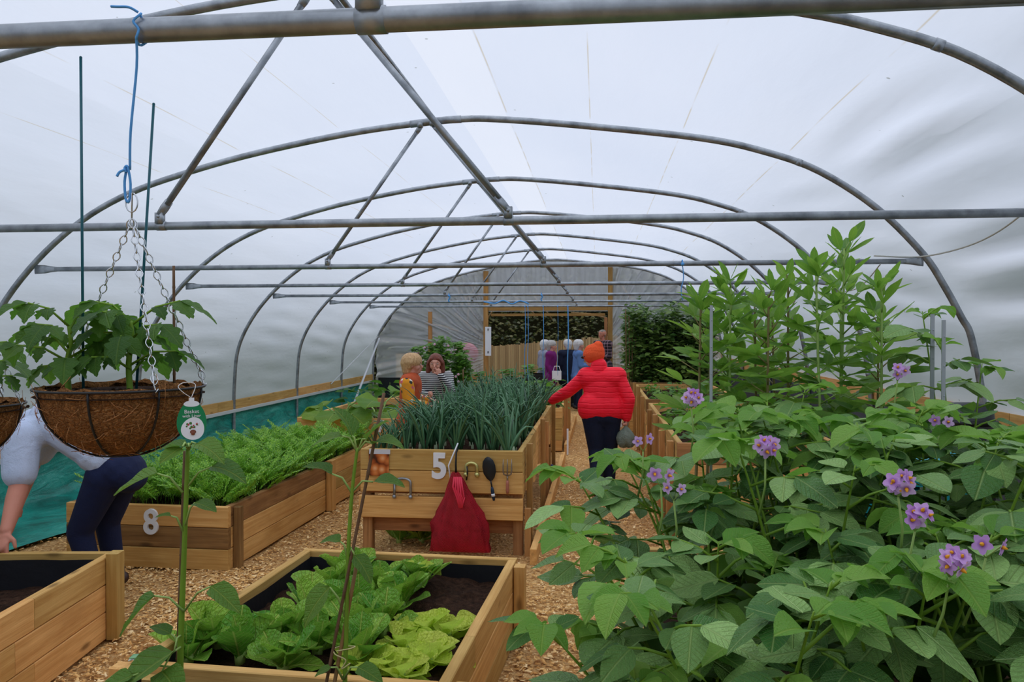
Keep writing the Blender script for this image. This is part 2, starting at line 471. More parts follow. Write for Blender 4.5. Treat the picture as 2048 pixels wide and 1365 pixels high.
def build_chips():
    rg = np.random.default_rng(3)
    var = []
    for k in range(5):
        a, b, c = rg.uniform(.6, 1), rg.uniform(.25, .5), rg.uniform(.08, .2)
        V = np.array([(-a, -b*.7, 0), (a*.8, -b, .02), (a, b*.8, 0), (-a*.7, b, .02), (-a*.6, -b*.5, c), (a*.6, -b*.6, c*.8), (a*.7, b*.5, c), (-a*.5, b*.6, c*1.1)])
        F = np.array([(4, 5, 6, 7), (0, 1, 5, 4), (1, 2, 6, 5), (2, 3, 7, 6), (3, 0, 4, 7)])
        var.append((V, F))
    pts = []
    def zone(x0, x1, y0, y1, n):
        pts.append(np.c_[rg.uniform(x0, x1, n), rg.uniform(y0, y1, n)])
    zone(-.45, .75, 2.6, 5.0, 6500); zone(-.45, .65, 5.0, 8.5, 5000); zone(-.45, .6, 8.5, 14, 2500)
    zone(-2.65, -1.75, 2.4, 5.3, 7500); zone(-3.4, -1.8, 4.2, 5.4, 4500); zone(-2.55, -1.85, 5.3, 8.5, 3500)
    zone(-1.75, -.5, 4.5, 8, 2500); zone(-4.7, -3.6, 4.4, 7.5, 1500)
    P = np.concatenate(pts); n = len(P)
    s = rg.gamma(3.0, .0032, n) + .004
    s = np.clip(s, .004, .026)
    yaw = rg.uniform(0, 6.28, n); tx = rg.normal(0, .25, n); ty = rg.normal(0, .25, n)
    M4 = np.zeros((n, 4, 4)); c, d = np.cos(yaw), np.sin(yaw)
    M4[:, 0, 0] = c*s; M4[:, 0, 1] = -d*s; M4[:, 1, 0] = d*s; M4[:, 1, 1] = c*s
    M4[:, 2, 0] = tx*s; M4[:, 2, 1] = ty*s; M4[:, 2, 2] = s
    M4[:, 0, 3] = P[:, 0]; M4[:, 1, 3] = P[:, 1]; M4[:, 2, 3] = .003; M4[:, 3, 3] = 1
    V, F = np_merge(var, M4, rg.integers(0, 5, n))
    o = link(bpy.data.objects.new('wood_chips', np_mesh('wood_chips', V, F, M['chips'], smooth=False)))
    tag(o, 'loose pale wood chips scattered over the path', 'wood chips', kind='stuff')
build_chips()

# ---- polythene cover
def m_film():
    t = NT('white_polythene_film')
    v = t.coord('Object')
    x, y, z = t.sepxyz(v)
    nz = t.noise(t.coord('Object', (1, .45, 1)), .8, 4, .5)
    base = t.mix(nz, (.65, .70, .79), (.77, .80, .86))
    # fold creases running along the tunnel
    cr = None
    brk = t.ramp(t.noise(t.coord('Object', (.01, 1.0, .01)), 1.3, 3), [(.42, (0, 0, 0)), (.55, (1, 1, 1))])
    for xi, wd in ((-3.62, .005), (-2.95, .007), (-2.1, .004), (-.72, .008), (-.06, .006), (.66, .007), (1.46, .007)):
        k = t.math('SUBTRACT', 1.0, t.math('DIVIDE', t.math('ABSOLUTE', t.math('SUBTRACT', x, xi)), wd), True)
        cr = k if cr is None else t.math('MAXIMUM', cr, k)
    cr = t.math('MULTIPLY', t.math('MULTIPLY', cr, brk), .8)
    base = t.mix(cr, base, (.55, .46, .30))
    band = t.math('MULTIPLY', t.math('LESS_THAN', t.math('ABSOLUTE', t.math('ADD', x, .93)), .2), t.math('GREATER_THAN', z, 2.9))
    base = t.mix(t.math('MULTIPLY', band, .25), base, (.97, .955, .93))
    # specks of dirt
    vo = t.n('ShaderNodeTexVoronoi', ins={'Scale': 5.0, 'Randomness': 1.0}); t.l(v, vo.inputs['Vector'])
    sp = t.math('MULTIPLY', t.math('LESS_THAN', vo.outputs['Distance'], .055), t.math('GREATER_THAN', t.sepxyz(vo.outputs['Color'])[0], .62))
    base = t.mix(t.math('MULTIPLY', sp, .7), base, (.25, .27, .25))
    nrm = t.bump(t.noise(t.coord('Object', (2, .6, 2)), 2.2, 4, .5), .12, .1)
    tr = t.n('ShaderNodeBsdfTranslucent'); t.l(base, tr.inputs['Color']); t.l(nrm, tr.inputs['Normal'])
    df = t.n('ShaderNodeBsdfDiffuse', ins={'Color': (.85, .88, .92, 1)}); t.l(nrm, df.inputs['Normal'])
    gl = t.n('ShaderNodeBsdfGlossy', ins={'Roughness': .32, 'Color': (.9, .9, .9, 1)}); t.l(nrm, gl.inputs['Normal'])
    tp = t.n('ShaderNodeBsdfTransparent', ins={'Color': (.95, .97, 1, 1)})
    s = t.mixsh(.10, tr.outputs[0], df.outputs[0])
    s = t.mixsh(.05, s, gl.outputs[0])
    # direct transmission falls off towards grazing incidence; haze added below the roof hides the banks, the clear roof lets top light in
    lw = t.n('ShaderNodeLayerWeight', ins={'Blend': .5})
    face = t.math('SUBTRACT', 1.0, lw.outputs['Facing'], True)
    clear = t.n('ShaderNodeMapRange', ins={'From Min': 2.3, 'From Max': 3.1, 'To Min': .01, 'To Max': .92}); t.l(z, clear.inputs[0])
    s = t.mixsh(t.math('MULTIPLY', t.math('POWER', face, 3.0), clear.outputs[0]), s, tp.outputs[0])
    return t.surf(s)
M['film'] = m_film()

def build_cover():
    P = catmull([(a, b, 0) for a, b in ARCH], 5)
    P = [p for p in P if p.y >= .55]
    pts = np.array([(p.x, p.y) for p in P])
    tn = np.gradient(pts, axis=0); nr = np.c_[-tn[:, 1], tn[:, 0]]
    nr /= np.linalg.norm(nr, axis=1)[:, None]
    seg = np.r_[0, np.cumsum(np.linalg.norm(np.diff(pts, axis=0), axis=1))]
    # resample
    S = np.linspace(0, seg[-1], 170)
    px = np.interp(S, seg, pts[:, 0]); pz = np.interp(S, seg, pts[:, 1])
    nx = np.interp(S, seg, nr[:, 0]); nz = np.interp(S, seg, nr[:, 1])
    ys = np.arange(-6.0, YEND+.01, .1)
    A, Yg = np.meshgrid(S, ys, indexing='ij')
    ax = np.broadcast_to(px[:, None], A.shape); az = np.broadcast_to(pz[:, None], A.shape)
    # how far from the nearest hoop (0 at a hoop, 1 mid bay)
    ph = ((Yg-1.3) % 2.5)/2.5
    bay = np.sin(math.pi*ph)
    low = np.clip((3.1-az)/1.6, 0, 1)
    rng = np.random.default_rng(5)
    wr = np.zeros_like(A)
    for k in range(7):
        fr = rng.uniform(9, 26); sl = rng.uniform(-2.2, 2.2); p0 = rng.uniform(0, 6.28)
        wr += np.sin(A*fr + sl*Yg + p0 + .8*np.sin(Yg*.9+k))*rng.uniform(.4, 1)
    amp = .006*bay*low
    # strong folds in the right-hand bay beside the nearest hoops
    right = np.clip((ax-1.3)/.8, 0, 1)*np.exp(-((Yg-5.0)/2.0)**2)
    d = wr*amp + right*.075*bay*np.sin(A*17 + 1.5*Yg + 1.0*np.sin(Yg*1.7))*(.6+.4*np.sin(A*5.1+1))
    off = .034 + d + .012*bay
    V = np.stack([ax + nx[:, None]*off, Yg, az + nz[:, None]*off], -1).reshape(-1, 3)
    i = np.arange(A.size).reshape(A.shape)
    F = np.stack([i[:-1, :-1], i[1:, :-1], i[1:, 1:], i[:-1, 1:]], -1).reshape(-1, 4)
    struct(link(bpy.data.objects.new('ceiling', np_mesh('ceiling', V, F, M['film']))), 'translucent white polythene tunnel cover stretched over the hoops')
build_cover()

def m_endfilm():
    t = NT('clear_end_film')
    v = t.coord('Object')
    n1 = t.noise(v, 1.2, 4)
    nrm = t.bump(t.noise(t.coord('Object', (3, 3, 3)), 3.0, 4), .2, .05)
    tr = t.n('ShaderNodeBsdfTranslucent', ins={'Color': (.88, .90, .94, 1)}); t.l(nrm, tr.inputs['Normal'])
    df = t.n('ShaderNodeBsdfDiffuse', ins={'Color': (.8, .82, .84, 1)}); t.l(nrm, df.inputs['Normal'])
    gl = t.n('ShaderNodeBsdfGlossy', ins={'Roughness': .18, 'Color': (.9, .92, .95, 1)}); t.l(nrm, gl.inputs['Normal'])
    tp = t.n('ShaderNodeBsdfTransparent', ins={'Color': (.80, .84, .86, 1)})
    s = t.mixsh(.2, tr.outputs[0], df.outputs[0]); s = t.mixsh(.3, s, gl.outputs[0])
    s = t.mixsh(.5, s, tp.outputs[0])
    return t.surf(s)
M['endfilm'] = m_endfilm()
DL, DR, DT = -2.68, .30, 2.10      # doorway in the far wall
def end_panel(root, x0, x1, z0f, ncol, nrow, fold):
    xs = np.linspace(x0, x1, ncol); V = []
    for x in xs:
        zt = arch_z(x); zb = z0f(x)
        for j in range(nrow):
            z = zb + (zt-zb)*j/(nrow-1)
            V.append((x, YEND + fold(x, z), z))
    i = np.arange(ncol*nrow).reshape(ncol, nrow)
    F = np.stack([i[:-1, :-1], i[1:, :-1], i[1:, 1:], i[:-1, 1:]], -1).reshape(-1, 4)
    o = link(bpy.data.objects.new('film_panel', np_mesh('film_panel', V, F, M['endfilm'])), root); return o
def build_back():
    root = struct(empty('wall_back', (0, 0, 0)), 'clear polythene end wall with a wide doorway')
    def foldL(x, z):      # folds fan from the door post out to the hoop
        u = DL+.15-x; a = math.atan2(z-1.2, u+.35)
        r = math.hypot(z-1.2, u+.35)
        return .13*math.sin(a*34+1.2*math.sin(r*2))*smoothstep(0, .5, u)*(.4+.6*smoothstep(3.2, .3, u)) + .035*math.sin(a*61+r)
    def foldR(x, z):
        u = x-DR+.15; a = math.atan2(z-1.0, u+.35); r = math.hypot(z-1.0, u+.35)
        return .11*math.sin(a*30+1.3*math.sin(r*2))*smoothstep(0, .4, u) + .018*math.sin(a*57+r)
    def foldT(x, z): return .012*math.sin(x*16+.6*math.sin(z*3)) + .008*math.sin(x*37)
    end_panel(root, -5.42, DL, lambda x: .42, 70, 70, foldL)
    end_panel(root, DR, 2.9, lambda x: .42, 70, 60, foldR)
    end_panel(root, DL, DR, lambda x: DT+.1, 90, 20, foldT)
    return root
build_back()
def build_front():
    V = []; n = 50
    for x in np.linspace(-5.42, 2.9, n):
        V += [(x, -6, 0), (x, -6, arch_z(x))]
    F = [(2*i, 2*i+2, 2*i+3, 2*i+1) for i in range(n-1)]
    struct(link(bpy.data.objects.new('wall_front', np_mesh('wall_front', V, F, M['film']))))
build_front()

def plank(parent, name, p0, p1, w, th, mat, up=(0, 0, 1), ch=.004, wave=None):
    """board with local X along its length p0->p1 (centre line), w along 'up', th across"""
    p0 = Vector(p0); p1 = Vector(p1); L = (p1-p0).length
    mb = MB()
    if wave is None:
        mb.box((0, -th/2, -w/2), (L, th/2, w/2), 0, ch)
    else:                                   # waney lower edge
        n = 14; vs = []
        for i in range(n+1):
            x = L*i/n; zb = -w/2 + wave(i/n)
            vs += [(x, -th/2, zb), (x, th/2, zb), (x, th/2, w/2), (x, -th/2, w/2)]
        fs = []
        for i in range(n):
            for k in range(4):
                fs.append((i*4+k, i*4+(k+1) % 4, (i+1)*4+(k+1) % 4, (i+1)*4+k))
        fs += [(0, 1, 2, 3), (n*4, n*4+3, n*4+2, n*4+1)]
        mb.add(vs, fs)
    return mb.build(name, mat, parent, smooth=False, mat4=frame(p1-p0, up, p0))
def post(parent, x, y, z0, z1, s=.075, s2=None, mat=None, name='post', rz=0.0):
    s2 = s2 or s
    return plank(parent, name, (x, y, z0), (x, y, z1), s2, s, mat or M['wood'], up=(math.sin(rz), math.cos(rz), 0))

# side rails at the foot of the cover, built of butted boards
def rail(name, x, y0, y1, z, zt, label):
    root = struct(empty(name, (0, 0, 0)), label)
    y = y0; k = 0
    while y < y1-.1:
        L = min(R.choice([2.4, 1.8, 3.0, 1.2]), y1-y)
        plank(root, 'board', (x, y+.004, z), (x, y+L-.004, z), zt, .045, M['wood'])
        y += L; k += 1
rail('baseboard_left', -5.47, -3, 18.7, .60, .15, 'pale timber rail of butted boards along the left side')
rail('baseboard_right', 2.97, -3, 18.7, 1.03, .17, 'pale timber rail of butted boards along the right side')

# door frame in the far wall
fr = struct(empty('door_1', (0, 0, 0)), 'open timber doorway in the end wall')
for x in (DL, DR): post(fr, x, YEND-.06, 0, arch_z(x)-.05, .11, .1, M['wood_far'], 'door_post')
plank(fr, 'lintel', (DL, YEND-.05, 2.27), (DR, YEND-.05, 2.27), .1, .07, M['wood_far'])
plank(fr, 'lintel', (DL+.12, YEND-.02, 2.12), (DR-.12, YEND-.02, 2.12), .06, .05, M['wood_far'])
plank(fr, 'door_jamb', (DR-.1, YEND-.02, .1), (DR-.1, YEND-.02, 2.05), .08, .05, M['wood_dark'], up=(1, 0, 0))
struct(post(None, -4.05, YEND-.06, .4, 2.2, .09, .07, M['wood_far'], 'trim_1'), 'upright timber stud behind the pea plants')
plank(None, 'trim_2', (-5.35, YEND-.04, .34), (DL, YEND-.04, .34), .5, .03, M['liner'])
struct(bpy.data.objects['trim_2'], 'black membrane strip along the foot of the end wall')
plank(None, 'trim_3', (DL+-1.05, YEND-.08, .62), (DL-.05, YEND-.08, .62), .12, .04, M['wood_far']); struct(bpy.data.objects['trim_3'], 'short timber board low on the end wall')
plank(None, 'trim_4', (DR, YEND-.04, .45), (2.9, YEND-.04, .45), .75, .03, M['liner'])
struct(bpy.data.objects['trim_4'], 'black membrane strip right of the doorway')

# teal membrane along the left side: up to the rail and folded over the ground
def m_teal():
    t = NT('teal_membrane')
    v = t.coord('Object', (1, 1, 1))
    n1 = t.noise(t.coord('Object', (1, .7, 3)), 2.6, 6, .65, 1.2); n2 = t.noise(v, 16, 4, .7)
    col = t.ramp(n1, [(.3, srgb(8, 100, 88)), (.55, srgb(22, 150, 134)), (.8, srgb(84, 190, 172))])
    col = t.mix(t.math('MULTIPLY', t.ramp(n2, [(.62, (0, 0, 0)), (.8, (1, 1, 1))]), .35), col, srgb(170, 200, 190))
    return t.surf(t.pbsdf(col, .38, 0, t.bump(t.math('ADD', n1, t.math('MULTIPLY', n2, .4)), .5, .05), .5))
def build_teal():
    prof = [(-5.50, .53), (-5.49, .42), (-5.47, .25), (-5.44, .10), (-5.36, .035), (-5.1, .02), (-4.8, .018), (-4.55, .015)]
    P = catmull([(a, b, 0) for a, b in prof], 4); ys = np.arange(-2, 18.5, .12)
    rg = np.random.default_rng(8); V = []
    for i, p in enumerate(P):
        for y in ys:
            wv = .012*math.sin(y*5.1+i*.8)+.01*math.sin(y*9.7-i*.5)
            e = .12*math.sin(y*1.3)+.06*math.sin(y*4.1) if i == len(P)-1 else 0
            V.append((p.x+wv*.6+e, y, max(.012, p.y+abs(wv)*(.7 if i > 12 else .2))))
    n, m = len(P), len(ys); i = np.arange(n*m).reshape(n, m)
    F = np.stack([i[:-1, :-1], i[1:, :-1], i[1:, 1:], i[:-1, 1:]], -1).reshape(-1, 4)
    o = link(bpy.data.objects.new('trim_5', np_mesh('trim_5', V, F, m_teal())))
    struct(o, 'wrinkled teal membrane lining the foot of the left side')
build_teal()
plank(None, 'trim_6', (-5.43, 3, .515), (-5.43, 18.5, .515), .05, .02, m_plain('pale_film_hem', (.62, .63, .62), .5)); struct(bpy.data.objects['trim_6'], 'pale hem of film below the left rail')

# ---- hoops
def build_hoop(k, y):
    names = ['nearest', 'second', 'third', 'fourth', 'fifth', 'sixth', 'farthest']
    root = empty('tunnel_hoop', (-1.25, y, 0))
    tag(root, f'galvanised steel hoop with crossbar and two struts, {names[k]} of the seven', 'hoop', 'steel hoops of the tunnel frame')
    ox = 1.25
    mb = MB(); mb.tube([(a+ox, 0, b) for a, b in ARC], .026, 10)
    tb = mb.build('hoop_tube', M['steel'], root)
    mb = MB(); mb.tube([(-1.10+ox+d*.01, 0, arch_z(-1.1)) if False else (x+ox, 0, arch_z(x)) for d, x in enumerate((-1.52, -1.4, -1.3, -1.2, -1.1))], .030, 10)
    mb.build('ridge_sleeve', M['steel'], root)
    for xs in (1.55, 2.84):
        zz = 1.3 if xs > 2 else arch_z(xs)
        if xs > 2: mb = MB(); mb.tube([(2.887+ox, 0, 1.29), (2.902+ox, 0, 1.21)], .0285, 10)
        else: mb = MB(); mb.tube([(1.53+ox, 0, arch_z(1.53)), (1.57+ox, 0, arch_z(1.57))], .028, 10)
        mb.build('joint_band', M['steel'], root)
    zc = 2.228 if k == 0 else 2.243
    mb = MB(); mb.tube([(-4.64+ox, 0, zc), (2.34+ox, 0, zc)], .021, 12)
    cb = mb.build('crossbar', M['steel'], root)
    for s, xa, xb in ((-1, -4.62, -4.83), (1, 2.32, 2.47)):     # flattened ends
        mb = MB()
        w0, w1 = .021, .042
        vs = []
        for x, wy, wz in ((xa, .021, .021), (xa+s*.07, .016, .028), (xa+s*.12, .01, .038), (xb, .008, .042)):
            for j in range(10):
                an = 2*math.pi*j/10
                vs.append((x+ox, wy*math.cos(an), zc+wz*math.sin(an)))
        fs = [(i*10+j, i*10+(j+1) % 10, (i+1)*10+(j+1) % 10, (i+1)*10+j) for i in range(3) for j in range(10)]
        fs += [tuple(range(30, 40))]
        mb.add(vs, fs); mb.build('flattened_end', M['steel'], cb)
    for xt, xb in ((-1.43, -2.215), (-1.33, -.38 if k == 0 else -.43)):
        zt = arch_z(xt)-.035
        d = Vector((xb-xt, 0, zc+.06-zt)).normalized()
        a = Vector((xt+ox, -.02, zt)); b = Vector((xb+ox, -.02, zc+.05))
        mb = MB(); mb.tube([a+d*.06, b-d*.07], .0165, 10)
        st = mb.build('strut', M['steel'], root)
        for p, q in ((a, a+d*.07), (b-d*.09, b)):
            mb = MB(); mb.tube([p, p+(q-p)*.5, q], [.02, .022, .018], 8, flat=.55); mb.build('strut_end', M['steel'], st)
        mb = MB(); mb.tube([(xb+ox-.025, 0, zc), (xb+ox+.025, 0, zc)], .0235, 14)
        cl = mb.build('collar', M['steel'], root)
        mb = MB(); mb.box((xb+ox-.02, -.03, zc+.01), (xb+ox+.02, .0, zc+.065)); mb.ball((xb+ox, -.034, zc+.045), .009, 8, 5)
        mb.build('bolt_lug', M['steel'], cl)
        mb = MB(); mb.box((xt+ox-.02, -.06, zt-.01), (xt+ox+.02, -.02, zt+.03)); mb.build('bolt_lug', M['steel'], root)
    if k == 0:
        pass
for k, y in enumerate(YS): build_hoop(k, y)
# end hoop carries no crossbar
root = empty('end_hoop', (-1.25, YEND-.17, 0)); tag(root, 'galvanised steel hoop around the polythene end wall', 'hoop')
mb = MB(); mb.tube([(a+1.25, 0, b) for a, b in ARC], .026, 10); mb.build('hoop_tube', M['steel'], root)
# ridge pole
mb = MB(); mb.tube([(-1.27, -4, 3.365), (-1.27, YEND-.2, 3.365)], .017, 10)
tag(mb.build('ridge_pole', M['steel']), 'long steel ridge pole running under the hoops', 'pole')
# white corner stays at the far left
for nm, a, b, r, lb in (('corner_stay', (-5.1, 15.8, .02), (-5.27, 18.6, 1.55), .024, 'white diagonal stay propping the far left hoop'),
                        ('corner_stay', (-5.33, 15.3, .66), (-5.30, 18.6, 1.6), .010, 'thin pale stay along the film at the far left')):
    mb = MB(); mb.tube([a, b], r, 8); tag(mb.build(nm, M['white']), lb, 'stay')
plank(None, 'trim_7', (2.96, -3, .5), (2.96, 18.6, .5), .85, .02, m_plain('grey_membrane', srgb(70, 74, 80), .6, 0, .3, .3, .4, 5)); struct(bpy.data.objects['trim_7'], 'grey membrane below the right rail')

# ================================================================== RAISED BEDS
def soil_patch(root, x0, x1, y0, y1, z, seed=1, amp=.02, name='soil'):
    nx = max(4, int((x1-x0)/.05)); ny = max(4, int((y1-y0)/.05))
    rg = np.random.default_rng(seed)
    xs = np.linspace(x0, x1, nx); ys = np.linspace(y0, y1, ny)
    X, Y = np.meshgrid(xs, ys, indexing='ij')
    Z = z + rg.normal(0, amp*.45, X.shape) + amp*np.sin(X*7+seed)*np.sin(Y*5)
    i = np.arange(nx*ny).reshape(nx, ny)
    F = np.stack([i[:-1, :-1], i[1:, :-1], i[1:, 1:], i[:-1, 1:]], -1).reshape(-1, 4)
    return link(bpy.data.objects.new(name, np_mesh(name, np.stack([X, Y, Z], -1).reshape(-1, 3), F, M['soil'])), root)
def liner_box(root, x0, x1, y0, y1, z0, z1, top=.035):
    mb = MB(); z1 = z1-top
    n = 10
    def sheet(a, b, nrm):
        a = Vector(a); b = Vector(b); vs = []
        for i in range(n+1):
            p = a.lerp(b, i/n)
            for j, z in enumerate((z0, (z0+z1)/2, z1)):
                q = p + Vector(nrm)*(.006+.006*math.sin(i*2.1+j*1.7)+(.006 if j == 2 else 0)); vs.append((q.x, q.y, z))
        mb.add(vs, [(i*3+j, i*3+3+j, i*3+4+j, i*3+1+j) for i in range(n) for j in range(2)])
    sheet((x0, y0, 0), (x0, y1, 0), (1, 0, 0)); sheet((x1, y0, 0), (x1, y1, 0), (-1, 0, 0))
    sheet((x0, y0, 0), (x1, y0, 0), (0, 1, 0)); sheet((x0, y1, 0), (x1, y1, 0), (0, -1, 0))
    return mb.build('liner', M['liner'], root)
def raised_bed(label, loc, rz, W, L, nb=3, bh=.148, th=.045, soil=.33, mats=None, cross=(), liner=True, seed=1, z0=0.0, skip=()):
    root = empty('raised_bed', loc, rz)
    tag(root, label, 'raised bed', 'timber raised beds in the tunnel')
    H = nb*bh
    for k in range(nb):
        z = z0 + bh*(k+.5); m = (mats or {}).get(k, M['wood']); w = bh-.004
        plank(root, 'front_board', (0, th/2, z), (W, th/2, z), w, th, (mats or {}).get(('f', k), m))
        plank(root, 'back_board', (0, L-th/2, z), (W, L-th/2, z), w, th, m)
        for x in (th/2, W-th/2):
            # long sides made of two butted boards
            s = L*(.55 if k % 2 else .62)
            plank(root, 'side_board', (x, th+.001, z), (x, s-.001, z), w, th, (mats or {}).get(('s', k), m))
            plank(root, 'side_board', (x, s+.001, z), (x, L-th-.001, z), w, th, m)
    for y in cross:
        plank(root, 'cross_board', (th, y, z0+H-bh/2), (W-th, y, z0+H-bh/2), bh-.004, th, M['wood'])
    if liner: liner_box(root, th, W-th, th, L-th, z0+.02, z0+H)
    soil_patch(root, th, W-th, th, L-th, z0+soil, seed)
    return root

# ---- the lettuce bed in front
LET = raised_bed('low timber raised bed with black lining full of lettuces', (-1.855, 1.40, 0), math.radians(-2.9), 1.255, 3.05, 3, .144, .046, .31, cross=(1.44,), seed=2)
post(LET, 1.255+.035, 2.92, 0, .425, .06, .075); post(LET, 1.255+.03, 1.5, 0, .40, .055, .07); post(LET, -.035, 1.42, 0, .42, .06, .07)
post(LET, .12, 1.385, .05, .40, .06, .05)
# ---- bed at the lower left
BL = raised_bed('low timber raised bed with black lining at the lower left', (-3.70, 1.95, 0), math.radians(7), 1.25, 2.10, 3, .152, .046, .27, seed=3)
post(BL, 1.25+.035, 2.00, 0, .475, .065, .085)
# ---- carrot bed, number 8
B8 = raised_bed('timber raised bed of feathery carrot tops marked 8', (-3.86, 5.34, 0), math.radians(-1.3), 1.25, 3.45, 3, .152, .046, .36,
                mats={('f', 1): M['wood_dark'], ('s', 2): M['wood_dark']}, liner=False, seed=4)
post(B8, 1.25+.03, .10, 0, .44, .05, .06, M['wood_dark']); post(B8, 1.25+.035, 1.95, 0, .475, .06, .11); post(B8, 1.25+.03, 3.2, 0, .46, .05, .08)
# ---- bed 7 behind it
B7 = raised_bed('timber raised bed of squash plants marked 7 behind the carrots', (-3.75, 9.5, 0), 0, 1.28, 3.0, 4, .157, .046, .5, liner=False, seed=5)
# ---- beds of the far left
B6 = raised_bed('far timber raised bed holding the pea plants by the end wall', (-3.9, 13.3, 0), 0, 1.5, 3.4, 3, .15, .046, .36, liner=False, seed=6)
# ---- bed 5 : the tall table bed with the onions
B5 = empty('raised_bed', (-1.815, 5.88, 0), 0)
tag(B5, 'tall timber table bed of onions marked 5', 'raised bed', 'timber raised beds in the tunnel')
W5, L5 = 1.255, 3.75
for z, h in ((.722, .158), (.557, .164), (.357, .165)):
    plank(B5, 'front_board', (0 if z > .4 else -.015, .0225, z), (W5, .0225, z), h, .045, M['wood'])
plank(B5, 'lower_rail', (.07, .12, .21), (W5-.06, .12, .21), .12, .04, M['wood_dark'])
for z in (.722, .557): plank(B5, 'back_board', (0, L5-.0225, z), (W5, L5-.0225, z), .155, .045, M['wood'])
rg5 = random.Random(4)
for x in (.0225, W5-.0225):
    y = .046
    for k in range(3):
        yl = L5-.046 if k == 2 else y+1.22
        ph = rg5.uniform(0, 3)
        plank(B5, 'side_board', (x, y+.002, .70), (x, yl-.002, .70), .20, .042, M['wood'])
        plank(B5, 'side_board', (x, y+.002, .53), (x, yl-.002, .53), .15, .042, M['wood'], wave=lambda t, ph=ph: .035*math.sin(t*5+ph)+.02*math.sin(t*11+ph)-.05)
        y = yl
for x in (.04, W5-.04):
    post(B5, x, .085, 0, .60, .075, .075, M['wood_dark'], 'leg'); post(B5, x, L5-.1, 0, .60, .075, .075, M['wood_dark'], 'leg')
for y, zt, s in ((.22, .83, .055), (.05, .36, .05), (1.70, .86, .06), (2.25, .77, .06), (2.6, .45, .05), (3.55, .88, .06)):
    post(B5, W5+.035, y, 0, zt, .045, s, M['wood_far'], 'side_post')
mb = MB(); mb.box((.046, .046, .455), (W5-.046, L5-.046, .475)); mb.build('tray_floor', M['wood_dark'], B5, smooth=False)
soil_patch(B5, .046, W5-.046, .046, L5-.046, .70, 7)
kb = plank(None, 'kick_board', (-.465, 5.70, .055), (-.445, 10.4, .055), .115, .05, M['wood']); tag(kb, 'long pale board lying along the path beside the onion bed', 'board')
kb = plank(None, 'kick_board', (-.44, 11.0, .055), (-.42, 15.0, .055), .14, .05, M['wood']); tag(kb, 'far pale board lying along the path past the onion bed', 'board')
# ---- bed 4 beyond it
B4 = raised_bed('timber raised bed beyond the onions with leafy greens', (-1.65, 11.2, 0), 0, 1.15, 3.6, 4, .155, .046, .5, liner=False, seed=8)
post(B4, 1.19, .3, 0, .8, .06, .06, M['wood_far']); post(B4, 1.19, 1.4, 0, .85, .06, .06, M['wood_far'])
# ---- beds along the right of the path
def tall_bed(label, y0, L, x0=.62, W=1.25, ztop=.84, posts=(), seed=1):
    root = empty('raised_bed', (x0, y0, 0)); tag(root, label, 'raised bed', 'timber raised beds in the tunnel')
    n = 5; bh = ztop/n
    for k in range(n):
        z = bh*(k+.5)
        m = M['wood'] if k != n-1 else M['wood']
        plank(root, 'front_board', (0, .022, z), (W, .022, z), bh-.004, .045, M['wood_dark'] if k == n-1 else m)
        plank(root, 'back_board', (0, L-.022, z), (W, L-.022, z), bh-.004, .045, m)
        for x in (.022, W-.022): plank(root, 'side_board', (x, .046, z), (x, L-.046, z), bh-.004, .045, m)
    for y, zt in posts: post(root, -.035, y, 0, zt, .05, .07, M['wood_far'], 'side_post')
    soil_patch(root, .046, W-.046, .046, L-.046, ztop-.1, seed); return root
R1 = tall_bed('tall timber raised bed right of the path past the potatoes', 6.2, 3.5, posts=((.25, .82), (1.1, .80), (1.9, .86), (2.8, .82)), seed=21)
R2 = tall_bed('middle tall timber raised bed right of the path', 10.2, 3.0, posts=((.2, .86), (1.2, .92), (2.4, .9)), seed=22)
R3 = tall_bed('far tall timber raised bed under the dense beans', 13.6, 4.0, x0=.55, posts=((.1, 1.02), (1.0, .9)), seed=23)
# ---- planter under the potatoes and beans beside the camera
RP = tall_bed('tall timber planter under the near potatoes and broad beans', 1.0, 2.85, x0=.16, W=1.45, ztop=.66, seed=24)

# ================================================================== THINGS ON THE BEDS
def text_mesh(s, size, ext, mat, off=0.0, name='text'):
    c = bpy.data.curves.new('t', 'FONT'); c.body = s; c.size = size; c.extrude = ext; c.offset = off
    c.align_x = 'CENTER'; c.align_y = 'CENTER'; c.resolution_u = 6
    o = bpy.data.objects.new('t', c); COL.objects.link(o)
    dg = bpy.context.evaluated_depsgraph_get()
    me = bpy.data.meshes.new_from_object(o.evaluated_get(dg)); me.name = name
    bpy.data.objects.remove(o); bpy.data.curves.remove(c)
    me.materials.clear(); me.materials.append(mat); return me
FACE = Matrix(((1, 0, 0, 0), (0, 0, -1, 0), (0, 1, 0, 0), (0, 0, 0, 1)))      # text XY plane -> facing -Y
def number(ch, x, y, z, h, label):
    me = text_mesh(ch, 1.0, .03, M['white'], .016 if ch == '8' else .034)
    zs = [v.co.y for v in me.vertices]; s = h/(max(zs)-min(zs)); cyy = (max(zs)+min(zs))/2
    xs = [v.co.x for v in me.vertices]; cxx = (max(xs)+min(xs))/2
    for v in me.vertices: v.co = ((v.co.x-cxx)*s*.92, (v.co.y-cyy)*s, v.co.z*s*1.2)
    o = inst('number_sign', me, Matrix.Translation((x, y, z)) @ FACE); tag(o, label, 'number', 'white bed numbers'); return o
number('5', -1.198, 5.872, .682, .20, 'white plastic number 5 on the onion bed')
number('8', -3.19, 5.315, .338, .185, 'white plastic number 8 on the carrot bed')
number('7', -2.66, 9.49, .53, .15, 'white plastic number 7 on the squash bed')

